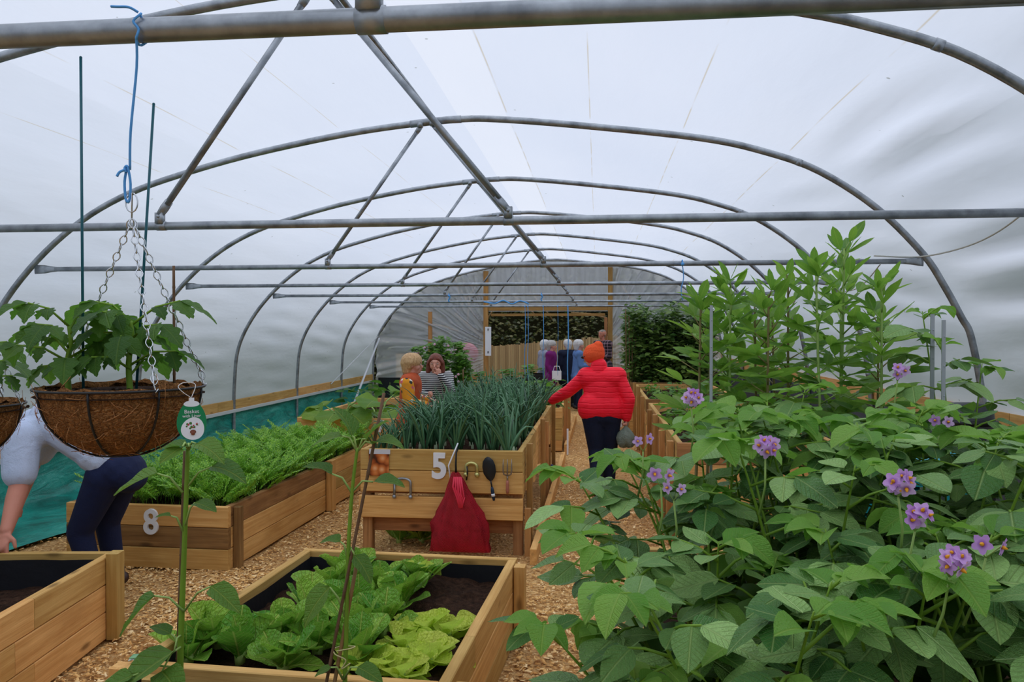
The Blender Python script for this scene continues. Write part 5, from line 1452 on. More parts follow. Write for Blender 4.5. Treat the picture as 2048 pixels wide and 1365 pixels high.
for i in range(nx):
    for j in range(nz): V.append((-14+28*i/(nx-1), .6+2.4*j/(nz-1)+.3*math.sin(i*1.7+j), 5.4*j/(nz-1)-.1))
i = np.arange(nx*nz).reshape(nx, nz); F = np.stack([i[:-1, :-1], i[1:, :-1], i[1:, 1:], i[:-1, 1:]], -1).reshape(-1, 4)
link(bpy.data.objects.new('bank_soil', np_mesh('bank_soil', V, F, m_plain('dark_bank', srgb(42, 40, 24), .95, 0, .1, .4, .3, 3))), hd)
for k in range(14):
    x = rg.uniform(-4.5, 1.5); z = rg.uniform(1.2, 2.4); mb = MB(); p = Vector((x, .1, z)); d = Vector((rg.uniform(-1, 1), -.05, rg.uniform(.1, .9))).normalized()
    mb.tube([p, p+d*.5+Vector((0, -.05, .05)), p+d*1.1], [.03, .025, .015], 6); mb.build('bare_branch', m_plain('dry_branch', srgb(150, 120, 84), .8) if k == 0 else bpy.data.materials['dry_branch'], hd)
# tubs and plants by the doorway, seen past the onions
def tub(x, y, z, w_, h, label, mat):
    root = empty('planter_tub', (x, y, 0)); tag(root, label, 'planter'); mb = MB(); mb.box((-w_/2, -.2, 0), (w_/2, .2, h)); mb.build('box', mat, root, smooth=False)
    mb = MB(); mb.box((-w_/2-.02, -.22, h-.05), (w_/2+.02, .22, h)); mb.build('rim', mat, root, smooth=False)
    o = bpy.data.objects.new('foliage', GM[0]); o.location = (0, 0, h); o.scale = (1.0*w_/.4, 1, .7); link(o, root)
tub(-2.45, 17.3, 0, .5, .62, 'timber planter with pale leaves left of the doorway', M['wood'])
tub(-1.75, 17.0, 0, .6, .70, 'dark planter of bright greens in the doorway view', M['black'])
tub(-1.35, 17.4, 0, .5, .78, 'dark planter of bright greens beside the purple coat', M['black'])
mb = MB(); mb.ball((0, 0, 0), .32, 16, 10, (1, .5, .9)); mb.tube([(0, 0, -.25), (0, 0, -1.2)], .04, 8); tag(mb.build('pink_blob', m_plain('pink_plastic', srgb(230, 110, 130), .5), loc=(-3.35, 19.9, 1.15)), 'blurred pink round object behind the end film', 'ball')  # unidentified pink shape beyond the film; the pole is added to hold it up
# white pole behind the red coat
mb = MB(); mb.box((-.02, -.02, 0), (.02, .02, .75)); tag(mb.build('path_marker', M['white'], loc=(.42, 14.2, 0), smooth=False), 'white upright post beside the far right bed', 'post')
mb = MB(); mb.box((-.012, -.012, 0), (.012, .012, .36)); tag(mb.build('white_peg', M['white'], loc=(-.41, 10.9, 0), smooth=False), 'white peg standing beside the path board', 'peg')
# black drum standing in for a dark cloth-like thing by the right wall and teal netting behind the beans
bt = empty('black_drum', (2.28, 5.1, 0)); tag(bt, 'black drum shape in place of a dark cloth-like thing by the right rail', 'water butt')
mb = MB(); mb.lathe([(0, 0), (.13, 0), (.14, .5), (.135, 1.15), (.12, 1.26), (0, 1.27)], 24); mb.build('drum', m_plain('black_plastic', (.03, .032, .036), .4, 0, .5, .4, .2, 8), bt)
mb = MB(); mb.tube([(.14*math.cos(6.283*k/24), .14*math.sin(6.283*k/24), 1.15) for k in range(25)], .015, 6); mb.build('rim', M['black'], bt)
cr = empty('teal_crate', (1.6, 4.4, .0)); tag(cr, 'teal plastic crate glimpsed between the bean stems', 'crate')
mt = m_plain('teal_plastic', srgb(20, 150, 160), .4)
for k in range(5): mb = MB(); mb.box((-.3, -.2, .7+.07*k), (.3, .2, .75+.07*k)); mb.build('slat', mt, cr, smooth=False)
for x in (-.28, .28): mb = MB(); mb.box((x-.03, -.21, 0), (x+.03, .21, 1.05)); mb.build('side', mt, cr, smooth=False)
# ================================================================== PEOPLE
def cap_geo(a, b, ra, rb, flat=1.0, side=None, n=14, m=4):
    a = Vector(a); b = Vector(b); d = b-a; L = d.length
    if L < 1e-6: d = Vector((0, 0, 1)); L = 0
    d.normalize()
    s = Vector(side) if side is not None else d.orthogonal()
    s = s-d*s.dot(d); s = s.normalized() if s.length > 1e-5 else d.orthogonal().normalized()
    q = d.cross(s)
    rings = [(a-d*ra*math.cos(t), ra*math.sin(t)) for t in [i*math.pi/2/m for i in range(1, m+1)]] + [(b+d*rb*math.sin(t), rb*math.cos(t)) for t in [i*math.pi/2/m for i in range(0, m)]]
    vs = [tuple(a-d*ra)]
    for c, r in rings:
        for j in range(n):
            an = 6.28318*j/n; vs.append(tuple(c+s*(r*math.cos(an))+q*(r*flat*math.sin(an))))
    vs.append(tuple(b+d*rb)); fs = []; k = len(rings)
    for j in range(n): fs.append((0, 1+(j+1) % n, 1+j))
    for i in range(k-1):
        for j in range(n): fs.append((1+i*n+j, 1+i*n+(j+1) % n, 1+(i+1)*n+(j+1) % n, 1+(i+1)*n+j))
    e = len(vs)-1
    for j in range(n): fs.append((e, 1+(k-1)*n+j, 1+(k-1)*n+(j+1) % n))
    return vs, fs
def fuse(name, prims, voxel, mat, parent, smooth=5):
    """one continuous surface grown from overlapping tapered capsules"""
    mb = MB()
    for p in prims:
        vs, fs = cap_geo(*p[:4], **(p[4] if len(p) > 4 else {})); mb.add(vs, fs)
    me = mb.mesh('tmp', mat); o = bpy.data.objects.new('tmp', me); COL.objects.link(o)
    r = o.modifiers.new('r', 'REMESH'); r.mode = 'VOXEL'; r.voxel_size = voxel; r.use_smooth_shade = True
    if smooth: s = o.modifiers.new('s', 'SMOOTH'); s.factor = .5; s.iterations = smooth
    dg = bpy.context.evaluated_depsgraph_get()
    m2 = bpy.data.meshes.new_from_object(o.evaluated_get(dg)); m2.name = name
    bpy.data.objects.remove(o); bpy.data.meshes.remove(me)
    m2.materials.clear(); m2.materials.append(mat)
    m2.polygons.foreach_set('use_smooth', [True]*len(m2.polygons))
    return link(bpy.data.objects.new(name, m2), parent)
def hand_prims(w, d, nrm, thumb, curl=.5, s=1.0, point=None):
    """wrist w, pointing d, palm normal nrm (side the fingers curl to), thumb side"""
    w = Vector(w); d = Vector(d).normalized(); nrm = Vector(nrm); nrm = (nrm-d*nrm.dot(d)).normalized(); t = Vector(thumb); t = (t-d*t.dot(d)-nrm*t.dot(nrm)).normalized()
    P = [(w, w+d*.03*s, .024*s, .03*s, dict(flat=.62, side=t)), (w+d*.025*s, w+d*.07*s, .034*s, .036*s, dict(flat=.42, side=t))]
    for k, (u, L) in enumerate(((.028, .064), (.0095, .074), (-.0095, .07), (-.027, .055))):
        c = curl*(1+.1*k) if not (point == k) else .05
        b = w+d*.078*s+t*u*s; d1 = (d*math.cos(c*.8)+nrm*math.sin(c*.8)+t*u*2.5).normalized(); d2 = (d*math.cos(c*1.9)+nrm*math.sin(c*1.9)+t*u*1.5).normalized()
        e1 = b+d1*L*.55*s; e2 = e1+d2*L*.5*s
        P += [(b-d*.012*s, e1, .0095*s, .0085*s), (e1, e2, .0085*s, .007*s)]
    tb = w+d*.03*s+t*.03*s; td = (d*.75+t*.75+nrm*.3).normalized(); t1 = tb+td*.032*s; td2 = (d*.95+t*.25+nrm*.5*(curl+.2)).normalized()
    P += [(tb-t*.008*s, t1, .013*s, .0105*s), (t1, t1+td2*.03*s, .0105*s, .008*s)]
    return P
def head_prims(c, f, up=(0, 0, 1), s=1.0):
    c = Vector(c); f = Vector(f).normalized(); u = Vector(up); u = (u-f*u.dot(f)).normalized(); sd = f.cross(u)
    P = [(c+u*.028*s-f*.028*s, c+u*.024*s+f*.018*s, .082*s, .078*s, dict(flat=1.0, side=sd)), (c-u*.005*s+f*.02*s, c-u*.066*s+f*.05*s, .066*s, .036*s, dict(flat=.95, side=sd)),
         (c+f*.088*s+u*.012*s, c+f*.108*s-u*.022*s, .009*s, .013*s), (c+f*.085*s-u*.052*s, c+f*.085*s-u*.057*s, .016*s, .016*s, dict(side=sd)),
         (c+f*.084*s+u*.034*s-sd*.028*s, c+f*.084*s+u*.034*s+sd*.028*s, .012*s, .012*s), (c+f*.06*s-u*.022*s-sd*.036*s, c+f*.05*s-u*.03*s-sd*.036*s, .024*s, .024*s), (c+f*.06*s-u*.022*s+sd*.036*s, c+f*.05*s-u*.03*s+sd*.036*s, .024*s, .024*s)]
    for g in (-1, 1): P.append((c+sd*g*.079*s+u*.018*s-f*.012*s, c+sd*g*.079*s-u*.018*s-f*.004*s, .015*s, .011*s, dict(flat=.5, side=f)))
    return P
def face_parts(root, c, f, s=1.0, up=(0, 0, 1), lip=(.42, .16, .15)):
    c = Vector(c); f = Vector(f).normalized(); u = Vector(up); u = (u-f*u.dot(f)).normalized(); sd = f.cross(u)
    for g in (-1, 1):
        mb = MB(); p = c+f*.083*s+u*.014*s+sd*g*.031*s; mb.ball(p, .011*s, 10, 6, (1, 1, .7)); e = mb.build('eye', M['eye_white'], root)
        mb = MB(); mb.ball(p+f*.008*s, .0055*s, 8, 5); mb.build('iris', M['iris'], e)
        mb = MB(); q = c+f*.09*s+u*.036*s+sd*g*.032*s; mb.tube([q-sd*.016*s, q+u*.004*s+f*.002*s, q+sd*.016*s], .0035*s, 5); mb.build('eyebrow', M['brow'], root)
    mb = MB(); q = c+f*.1*s-u*.05*s; mb.tube([q-sd*.022*s-f*.012*s, q+f*.002*s, q+sd*.022*s-f*.012*s], [.003*s, .0065*s, .003*s], 6); mb.build('lips', m_lip, root)
M['eye_white'] = m_plain('eye_white', (.7, .7, .68), .3); M['iris'] = m_plain('dark_iris', (.03, .025, .02), .2); M['brow'] = m_plain('brow_hair', srgb(110, 84, 60), .8); m_lip = m_plain('lip', srgb(176, 96, 92), .5)
def m_skin(name, c):
    t = NT(name); n1 = t.noise(t.coord(), 26, 4); n2 = t.noise(t.coord(), 5, 2)
    col = t.mix(t.math('MULTIPLY', n1, .5), srgb(*c), tuple(x*y for x, y in zip(srgb(*c), (.92, .72, .68)))); col = t.mix(t.math('MULTIPLY', n2, .3), col, tuple(x*y for x, y in zip(srgb(*c), (1.0, .78, .74))))
    return t.surf(t.pbsdf(col, .5, 0, t.bump(n1, .12, .004), .4, **{'Subsurface Weight': .08, 'Subsurface Scale': .02}))
M['skin'] = m_skin('fair_skin', (214, 160, 138)); M['skin_red'] = m_skin('ruddy_skin', (196, 132, 108))
def m_cloth(name, c, var=.2, bump=.35, scale=9.0, rough=.85):
    t = NT(name); v = t.coord(); n1 = t.noise(v, scale, 5, .6, 1.0); n2 = t.noise(v, 160, 2)
    col = t.mix(n1, tuple(x*(1-var) for x in srgb(*c)), tuple(min(1, x*(1+var)) for x in srgb(*c)))
    return t.surf(t.pbsdf(col, rough, 0, t.bump(t.math('ADD', n1, t.math('MULTIPLY', n2, .15)), bump, .03), .25))
def m_hair(name, a, b):
    t = NT(name); n1 = t.noise(t.coord('Object', (30, 30, 6)), 3, 4, .7); return t.surf(t.pbsdf(t.ramp(n1, [(.3, srgb(*a)), (.7, srgb(*b))]), .55, 0, t.bump(n1, .7, .01), .4))

def person(label, loc, J, top, legs_mat, shoe_mat, voxel=.009, hand=None, rz=0.0, topname='jacket', slv=1.0, top_inf=.018, bulk=1.0, skin='skin', hem=None, leg_inf=.012, chest_r=.15, hip_r=.165, sleeve_r=1.0, head_s=1.0, arm_r=1.0, top_end=0.0, belt=False):
    root = empty('person', loc, rz); tag(root, label, 'person')
    g = {k: Vector(v) for k, v in J.items()}
    side = (g['rsh']-g['lsh']).normalized()
    sd = dict(flat=.66, side=side)
    torso = [(g['pelvis'], g['waist'], hip_r*bulk, (chest_r-.01)*bulk, sd), (g['waist'], g['chest'], (chest_r-.01)*bulk, chest_r*bulk, sd), (g['chest'], g['chest'].lerp(g['neck'], .7), (chest_r-.01)*bulk, .07, sd), (g['lsh'], g['rsh'], .062, .062), (g['lsh'].lerp(g['chest'], .25), g['rsh'].lerp(g['chest'], .25), .075*bulk, .075*bulk)]
    neck = [(g['neck'].lerp(g['chest'], .3), g['head']-Vector((0, 0, .02)), .056, .05)]
    arms = {}; 
    for s in 'lr': arms[s] = [(g[s+'sh'], g[s+'el'], .054*arm_r, .043*arm_r), (g[s+'el'], g[s+'el'].lerp(g[s+'wr'], .3), .043*arm_r, .042*arm_r), (g[s+'el'].lerp(g[s+'wr'], .3), g[s+'wr'], .042*arm_r, .027*arm_r)]
    legs = []
    for s in 'lr': legs += [(g['pelvis'].lerp(g[s+'hip'], .6), g[s+'hip'], .10*bulk, .098*bulk), (g[s+'hip'], g[s+'kn'], .095*bulk, .06), (g[s+'kn'], g[s+'an'], .06, .042)]
    feet = {s: [(g[s+'an'], g[s+'an'].lerp(g[s+'toe'], .15), .042, .042), (g[s+'an'].lerp(g[s+'toe'], -.25)-Vector((0, 0, .035)), g[s+'toe'], .036, .032, dict(flat=.8))] for s in 'lr'}
    hp = []
    for s in 'lr':
        h = (hand or {}).get(s)
        if h: hp += hand_prims(g[s+'wr'], h['d'], h['n'], h['t'], h.get('curl', .5), h.get('s', .95), h.get('point'))
        else: dd = (g[s+'wr']-g[s+'el']).normalized(); hp += hand_prims(g[s+'wr'], dd, (0, 1, 0) if abs(dd.y) < .8 else (0, 0, -1), (1 if s == 'l' else -1, .3, 0), .5, .95)
    core = [(g['pelvis'].lerp(g['waist'], .35), g['waist'], hip_r*bulk*.78, (chest_r-.02)*bulk, sd)]+torso[1:]
    body = core+neck+head_prims(g['head'], g['face'], g.get('up', (0, 0, 1)), head_s)+arms['l']+arms['r']+legs+feet['l']+feet['r']+hp
    def inf(P, e, rs=1.0): return [(p[0], p[1], p[2]*rs+e, p[3]*rs+e) + tuple(p[4:]) for p in P]
    bo = fuse('body', body, voxel, M[skin], root, 3)
    def sleeve(s):
        A = inf(arms[s], top_inf*.7, sleeve_r)
        if slv >= 1: return A
        a = A[0]
        e = a[0].lerp(a[1], min(1, slv/.5)); rr = a[2]+(a[3]-a[2])*min(1, slv/.5)
        return [(a[0], e, a[2], rr)]
    tt = list(torso)
    if top_end > 0: tt[0] = (g['pelvis'].lerp(g['waist'], top_end), g['waist'], hip_r*bulk*.98, (chest_r-.01)*bulk, sd)
    T = inf(tt, top_inf)+sleeve('l')+sleeve('r')
    if hem is not None:
        for q in (.5, 1.0):
            hz = Vector(hem)*q; T.append((g['lhip'].lerp(g['rhip'], -.12)+hz+Vector((0, 0, .05)), g['rhip'].lerp(g['lhip'], -.12)+hz+Vector((0, 0, .05)), .105*bulk+top_inf, .105*bulk+top_inf))
    tp = fuse(topname, T, max(voxel, .011), top, root, 6)
    tr = fuse('trousers', inf([(g['pelvis'], g['waist'].lerp(g['pelvis'], .3 if belt else .6), hip_r*bulk-(.0 if belt else .03), hip_r*bulk-.045, sd)]+legs, leg_inf), max(voxel, .012), legs_mat, root, 5)
    for s in 'lr': fuse('shoe', inf(feet[s], .012), max(voxel, .010), shoe_mat, root, 3)
    return root, g, tp
def std(h=1.58, step=.0):
    k = h/1.58
    J = dict(pelvis=(0, 0, .84), waist=(0, .0, 1.0), chest=(0, .02, 1.16), neck=(0, .01, 1.32), head=(0, .03, 1.455), face=(0, 1, 0), lsh=(-.17, .01, 1.265), rsh=(.17, .01, 1.265),
             lel=(-.215, -.02, 1.02), rel=(.215, -.02, 1.02), lwr=(-.20, .08, .82), rwr=(.20, .08, .82), lhip=(-.085, 0, .80), rhip=(.085, 0, .80), lkn=(-.09, .02, .44), rkn=(.09, .02, .44), lan=(-.09, -.02, .085), ran=(.09, -.02, .085), ltoe=(-.10, .14, .035), rtoe=(.10, .14, .035))
    return {a: tuple(x*k for x in v) if a != 'face' else v for a, v in J.items()}
def hair_short(root, g, mat, vol=.012, voxel=.01, s=1.0, back=1.0, fringe=True, name='hair'):
    c = g['head']; f = g['face'].normalized(); u = Vector((0, 0, 1)); sd = f.cross(u).normalized()
    P = [(c+u*.045*s-f*.034*s, c+u*.05*s+f*.012*s, (.082+vol)*s, (.074+vol)*s, dict(side=sd)), (c-f*.05*s+u*.02*s, c-f*.055*s-u*.05*s*back, (.074+vol)*s, (.05+vol)*s, dict(side=sd)),
         (c+sd*.06*s+u*.03*s-f*.02*s, c+sd*.066*s-u*.02*s-f*.025*s, (.028+vol)*s, .02*s), (c-sd*.06*s+u*.03*s-f*.02*s, c-sd*.066*s-u*.02*s-f*.025*s, (.028+vol)*s, .02*s)]
    if fringe: P.append((c+u*.068*s+f*.055*s-sd*.04*s, c+u*.066*s+f*.06*s+sd*.035*s, .022*s, .022*s))
    return fuse(name, P, voxel, mat, root, 2)

# ---- woman in the red padded jacket
def m_puffer():
    t = NT('red_padded_nylon'); v = t.coord()
    wv = t.n('ShaderNodeTexWave', ins={'Scale': 5.6, 'Distortion': 1.2, 'Detail': 2.0, 'Detail Scale': 2.0}); wv.bands_direction = 'Z'; t.l(v, wv.inputs['Vector'])
    n1 = t.noise(t.coord('Object', (1, 1, 4)), 14, 4); q = t.ramp(wv.outputs['Fac'], [(0, (0, 0, 0)), (.25, (1, 1, 1))])
    h = t.math('ADD', q, t.math('MULTIPLY', n1, .6))
    return t.surf(t.pbsdf(t.mix(n1, srgb(250, 14, 40), srgb(255, 44, 66)), .48, 0, t.bump(h, .4, .02), .2))
navy = m_cloth('navy_denim', (22, 30, 52), .25, .3); dkbrown = m_plain('brown_leather', srgb(58, 34, 26), .5); blackc = m_cloth('black_cloth', (20, 20, 24)); blk = m_plain('black_shoe', (.015, .015, .016), .5)
J = std(1.56)
J.update(face=(-.80, .45, -.12), head=(-.09, .06, 1.44), neck=(-.03, .02, 1.30), lsh=(-.165, .03, 1.235), rsh=(.17, .0, 1.24), lel=(-.36, .10, 1.06), lwr=(-.535, .22, .955), rel=(.285, -.05, 1.0), rwr=(.262, -.02, .80), lhip=(-.085, 0, .80), rhip=(.085, .02, .80), lkn=(-.06, .0, .44), lan=(-.05, -.20, .15), ltoe=(-.06, -.14, .03), rkn=(.085, .06, .44), ran=(.08, .05, .085), rtoe=(.09, .20, .035), waist=(0, .0, .98), chest=(0, .02, 1.13))
root, g, tp = person('woman in a red padded jacket and orange knitted hat walking away along the path', (.045, 8.38, 0), J, m_puffer(), navy, dkbrown, .0085,
    dict(l=dict(d=(-.75, .45, -.15), n=(0, 0, -1), t=(.3, .8, .2), curl=.45), r=dict(d=(-.05, .02, -1), n=(-1, .1, 0), t=(0, 1, .1), curl=1.25)), top_inf=.034, bulk=1.12, hem=(0, 0, .07), top_end=.8, topname='padded_jacket', sleeve_r=1.02, leg_inf=.022)
hat = m_plain('orange_knit', srgb(240, 92, 50), .9, 0, .2, .12, .7, 60)
c = g['head']; f = g['face'].normalized(); u = Vector((.15, -.1, 1)).normalized()
fuse('knitted_hat', [(c+u*.052-f*.026, c+u*.05+f*.022, .093, .088), (c+u*.085-f*.03, c+u*.11-f*.04, .082, .055)], .008, hat, root, 3)
fuse('hat_cuff', [(c+u*.024-f*.022, c+u*.022+f*.02, .103, .098, dict())], .008, hat, root, 2).scale = (1, 1, 1)
fuse('collar', [(g['neck']-Vector((0, 0, .05)), g['neck']+Vector((0, .0, .045)), .105, .088)], .01, tp.data.materials[0], root, 3)
mb = MB(); sdv = f.cross(u).normalized(); q = c+u*.01; mb.tube([q-f*.02-sdv*.085, q+f*.06-sdv*.085, q+f*.105-sdv*.05, q+f*.108+sdv*.05, q+f*.06+sdv*.085, q-f*.02+sdv*.085], .004, 6)
for s_ in (-1, 1): mb.ball(q+f*.107+sdv*s_*.036-u*.004, .024, 10, 6, (1, 1, .75))
mb.build('dark_glasses', m_plain('dark_lens', (.01, .01, .012), .15), root)
# bag in her hand
bg_ = empty('carrier_bag', (.300, 8.35, .49)); tag(bg_, 'crumpled grey-green plastic bag held by the woman in red', 'bag')
t = NT('thin_bag_plastic'); n1 = t.noise(t.coord(), 16, 5, .7, 1.0)
pb = t.pbsdf(t.mix(n1, srgb(96, 110, 98), srgb(168, 182, 168)), .3, 0, t.bump(n1, .9, .03), .5); trb = t.n('ShaderNodeBsdfTranslucent', ins={'Color': (.5, .58, .5, 1)}); bmat = t.surf(t.mixsh(.35, pb, trb.outputs[0]))
vs = []; n = 28; rows = [(0, .02), (.01, .075), (.05, .10), (.10, .097), (.15, .075), (.19, .04), (.215, .016), (.235, .018)]
for i, (z, r) in enumerate(rows):
    for j in range(n):
        a = 6.283*j/n; rp = 1+.10*math.sin(a*5+z*30)+.06*math.sin(a*9-z*50); vs.append((r*rp*math.cos(a), r*.62*rp*math.sin(a), z+.012*math.sin(a*3)*(i < 3)))
mb = MB(); mb.add(vs, [(i*n+j, i*n+(j+1) % n, (i+1)*n+(j+1) % n, (i+1)*n+j) for i in range(len(rows)-1) for j in range(n)]+[tuple(range(n-1, -1, -1))]); mb.build('sack', bmat, bg_)
mb = MB(); mb.tube([(-.02, 0, .22), (-.025, 0, .26), (0, 0, .285), (.022, 0, .26), (.018, 0, .22)], .005, 6); mb.build('handles', bmat, bg_)

# ---- man bending over the lower-left bed
polo = m_cloth('pale_blue_polo', (196, 208, 232), .07, .5, 7.0)
L0 = Vector((-3.15, 4.70, 0))
W_ = dict(pelvis=(-3.02, 4.68, .84), waist=(-3.16, 4.66, .97), chest=(-3.36, 4.63, 1.12), neck=(-3.58, 4.60, 1.17), head=(-3.76, 4.57, 1.14), lsh=(-3.56, 4.82, 1.09), rsh=(-3.50, 4.44, 1.06), lel=(-3.74, 4.84, .84), rel=(-3.455, 4.36, .77), lwr=(-3.74, 4.72, .60), rwr=(-3.37, 4.15, .56),
          lhip=(-3.06, 4.79, .80), rhip=(-3.06, 4.60, .80), lkn=(-3.21, 4.84, .45), rkn=(-3.25, 4.62, .44), lan=(-3.18, 4.88, .09), ran=(-3.16, 4.64, .09), ltoe=(-3.36, 4.88, .035), rtoe=(-3.30, 4.62, .035))
J = {k: tuple(Vector(v)-L0) for k, v in W_.items()}; J['face'] = (-.6, -.25, -.75); J['up'] = (-.75, 0, .6)
root, g, tp = person('man in a pale blue polo shirt and navy trousers bending over the lower-left bed', L0, J, polo, m_cloth('navy_cotton', (26, 34, 66), .2, .3), dkbrown, .0062,
    dict(r=dict(d=(.12, -.62, -.76), n=(.1, .7, -.65), t=(1, .1, .0), curl=.7, s=1.25), l=dict(d=(-.2, -.6, -.7), n=(0, .4, -.6), t=(.6, -.5, 0), curl=.6, s=1.1)), topname='polo_shirt', slv=.36, top_inf=.03, bulk=1.06, arm_r=1.3, top_end=.75, belt=True, skin='skin_red', chest_r=.165, hip_r=.165, sleeve_r=1.3, leg_inf=.018)
c = g['head']; f = g['face'].normalized(); u = Vector((-.75, 0, .6)).normalized()
fuse('hair', [(c+u*.035-f*.05, c-u*.02-f*.055, .088, .075)], .009, m_hair('grey_hair', (90, 86, 82), (150, 146, 140)), root, 2)

# ---- woman in the rust waistcoat, in profile
def m_floral():
    t = NT('floral_cotton'); v = t.coord(); vo = t.n('ShaderNodeTexVoronoi', ins={'Scale': 24.0}); t.l(v, vo.inputs['Vector']); r = t.sepxyz(vo.outputs['Color'])[0]
    spots = t.ramp(r, [(0, srgb(224, 150, 40)), (.42, srgb(236, 226, 208)), (.62, srgb(206, 96, 110)), (.78, srgb(60, 66, 60)), (.88, srgb(224, 150, 40))], 'CONSTANT')
    col = t.mix(t.math('LESS_THAN', vo.outputs['Distance'], .5), srgb(222, 146, 44), spots)
    return t.surf(t.pbsdf(col, .85, 0, t.bump(t.noise(v, 12, 4), .3, .02), .2))
rust = m_cloth('rust_cotton', (186, 84, 48), .15, .4)
J = std(1.46); J.update(lwr=(-.15, .22, .92), rwr=(.14, .24, .88), rel=(.21, .03, .92), rsh=(.16, .0, 1.15), lsh=(-.16, 0, 1.15), head=(0, .04, 1.325), neck=(0, .01, 1.20))
root, g, tp = person('blond woman in a rust waistcoat over a floral blouse, in profile', (-2.115, 8.7, 0), J, rust, blackc, blk, .0095, rz=math.radians(-84), topname='waistcoat', slv=.02, top_inf=.026, bulk=1.08, hem=(0, 0, -.16))
for s_ in 'lr':
    a = g[s_+'sh']; b = g[s_+'el']; w_2 = g[s_+'wr']; o_ = (a-g['chest']); o_.z = 0; o_ = o_.normalized()*.028; fuse('blouse_sleeve', [(a+o_-Vector((0, 0, .02)), b+o_*.4, .082, .066), (b+o_*.4, b.lerp(w_2, .8), .064, .05)], .011, m_floral() if s_ == 'l' else bpy.data.materials['floral_cotton'], root, 3)
fuse('hood', [(g['neck']+Vector((-.09, -.04, -.03)), g['neck']+Vector((.09, -.04, -.03)), .06, .06), (g['neck']+Vector((-.09, .05, -.06)), g['neck']+Vector((-.09, -.04, -.02)), .05, .055), (g['neck']+Vector((.09, .05, -.06)), g['neck']+Vector((.09, -.04, -.02)), .05, .055)], .011, rust, root, 3)
hair_short(root, g, m_hair('blond_hair', (168, 122, 76), (226, 190, 140)), .018, .009, 1.02); face_parts(root, g['head'], g['face'])

# ---- woman with long auburn hair in a striped top
def m_stripe():
    t = NT('breton_stripe'); x, y, z = t.sepxyz(t.coord()); s = t.math('LESS_THAN', t.math('FRACT', t.math('MULTIPLY', z, 42.0)), .5)
    return t.surf(t.pbsdf(t.mix(s, srgb(206, 206, 204), srgb(28, 30, 40)), .85, 0, t.bump(t.noise(t.coord(), 9, 4), .3, .02), .2))
J = std(1.43); J.update(lel=(-.20, .12, .98), lwr=(-.065, .20, 1.17), rel=(.20, .05, .94), rwr=(.08, .2, .95), head=(0, .03, 1.30), neck=(0, .01, 1.175), face=(.06, 1, -.03))
root, g, tp = person('auburn-haired woman in a striped top holding a finger to her lips', (-2.0, 9.6, 0), J, m_stripe(), blackc, blk, .0085, dict(l=dict(d=(.30, .0, 1), n=(.3, -.9, .2), t=(.9, .2, 0), curl=1.5, point=0, s=.9)), rz=math.radians(180+8), topname='striped_top', top_inf=.014, bulk=.94)
c = g['head']; aub = m_hair('auburn_hair', (70, 30, 20), (140, 66, 42))
fuse('hair', [(c+Vector((0, -.03, .05)), c+Vector((0, .005, .052)), .094, .083), (c+Vector((.075, -.005, .03)), c+Vector((.10, .0, -.17)), .036, .034), (c+Vector((-.075, -.005, .03)), c+Vector((-.10, .0, -.17)), .036, .034), (c+Vector((0, -.06, .02)), c+Vector((0, -.07, -.17)), .085, .075), (c+Vector((.045, .06, .068)), c+Vector((.078, .03, .02)), .026, .024), (c+Vector((-.03, .065, .07)), c+Vector((-.076, .03, .02)), .024, .024)], .009, aub, root, 2)
face_parts(root, g['head'], g['face'])

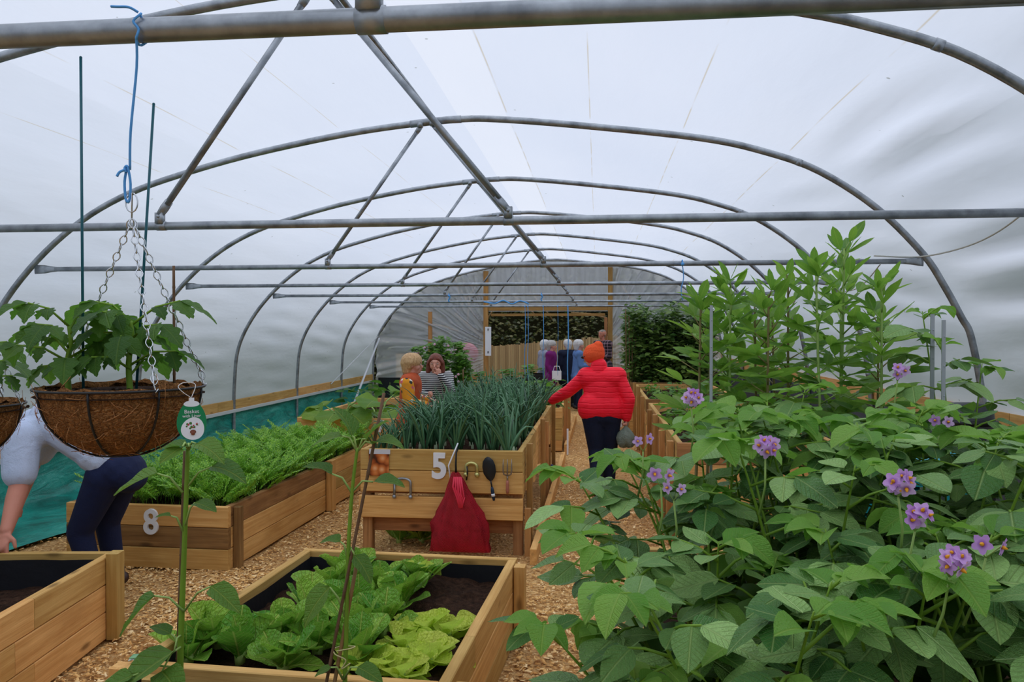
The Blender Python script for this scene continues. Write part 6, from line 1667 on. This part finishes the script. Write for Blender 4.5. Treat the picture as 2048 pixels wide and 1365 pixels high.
# ---- people by the doorway
white_h = m_hair('white_hair', (180, 178, 176), (232, 230, 228)); grey_h = m_hair('silver_hair', (150, 146, 142), (206, 202, 198))
def far_person(label, x, y, h, rz, top, legs, hair, name='coat', arm=0, hem=(0, 0, -.2), skin='skin', vol=.016):
    J = std(h)
    if arm: J.update(lel=(-.21, .02, 1.0*h/1.58), lwr=(-.10, .24, 1.02*h/1.58), rel=(.21, .02, 1.0*h/1.58), rwr=(.08, .26, 1.0*h/1.58))
    root, g, tp = person(label, (x, y, 0), J, top, legs, blk, .013, rz=rz, topname=name, top_inf=.024, bulk=1.08, hem=hem, skin=skin)
    if hair: hair_short(root, g, hair, vol, .012)
    face_parts(root, g['head'], g['face']); return root, g
far_person('white-haired person in a grey cardigan half hidden by the purple coat', -1.20, 17.75, 1.52, math.radians(-60), m_cloth('grey_knit', (150, 150, 168)), blackc, white_h)
rp, gp = far_person('white-haired woman in a purple coat carrying a white handbag', -1.03, 17.3, 1.51, math.radians(-100), m_cloth('purple_wool', (116, 28, 104), .2), blackc, grey_h)
far_person('white-haired man in a navy jacket beside the light blue coat', -.66, 17.7, 1.53, math.radians(30), m_cloth('navy_jacket', (28, 36, 56)), blackc, white_h)
far_person('white-haired woman in a light blue anorak with folded arms', -.43, 17.25, 1.53, math.radians(-75), m_cloth('light_blue_anorak', (92, 126, 178), .15), navy, white_h, 'anorak', 1)
def m_check():
    t = NT('dark_check_shirt'); x, y, z = t.sepxyz(t.coord()); a = t.math('LESS_THAN', t.math('FRACT', t.math('MULTIPLY', x, 14.0)), .3); b = t.math('LESS_THAN', t.math('FRACT', t.math('MULTIPLY', z, 14.0)), .3)
    return t.surf(t.pbsdf(t.mix(t.math('MULTIPLY', t.math('ADD', a, b), .5), srgb(34, 26, 34), srgb(150, 120, 130)), .85))
far_person('balding man in a dark check shirt leaning by the right door post', .13, 18.45, 1.79, math.radians(140), m_check(), blackc, m_hair('grey_stubble', (120, 110, 104), (160, 150, 140)), 'check_shirt', 1, (0, 0, -.05), 'skin_red', -.008)
hb_ = empty('handbag', (-.88, 17.08, .66)); tag(hb_, 'white handbag hanging at the purple coat', 'handbag')
mb = MB(); mb.box((-.10, -.05, 0), (.10, .05, .2)); mb.build('pouch', M['white'], hb_, smooth=False); mb = MB(); mb.tube([(-.08, 0, .2), (-.05, 0, .3), (.05, 0, .3), (.08, 0, .2)], .008, 6); mb.build('strap', M['white'], hb_)
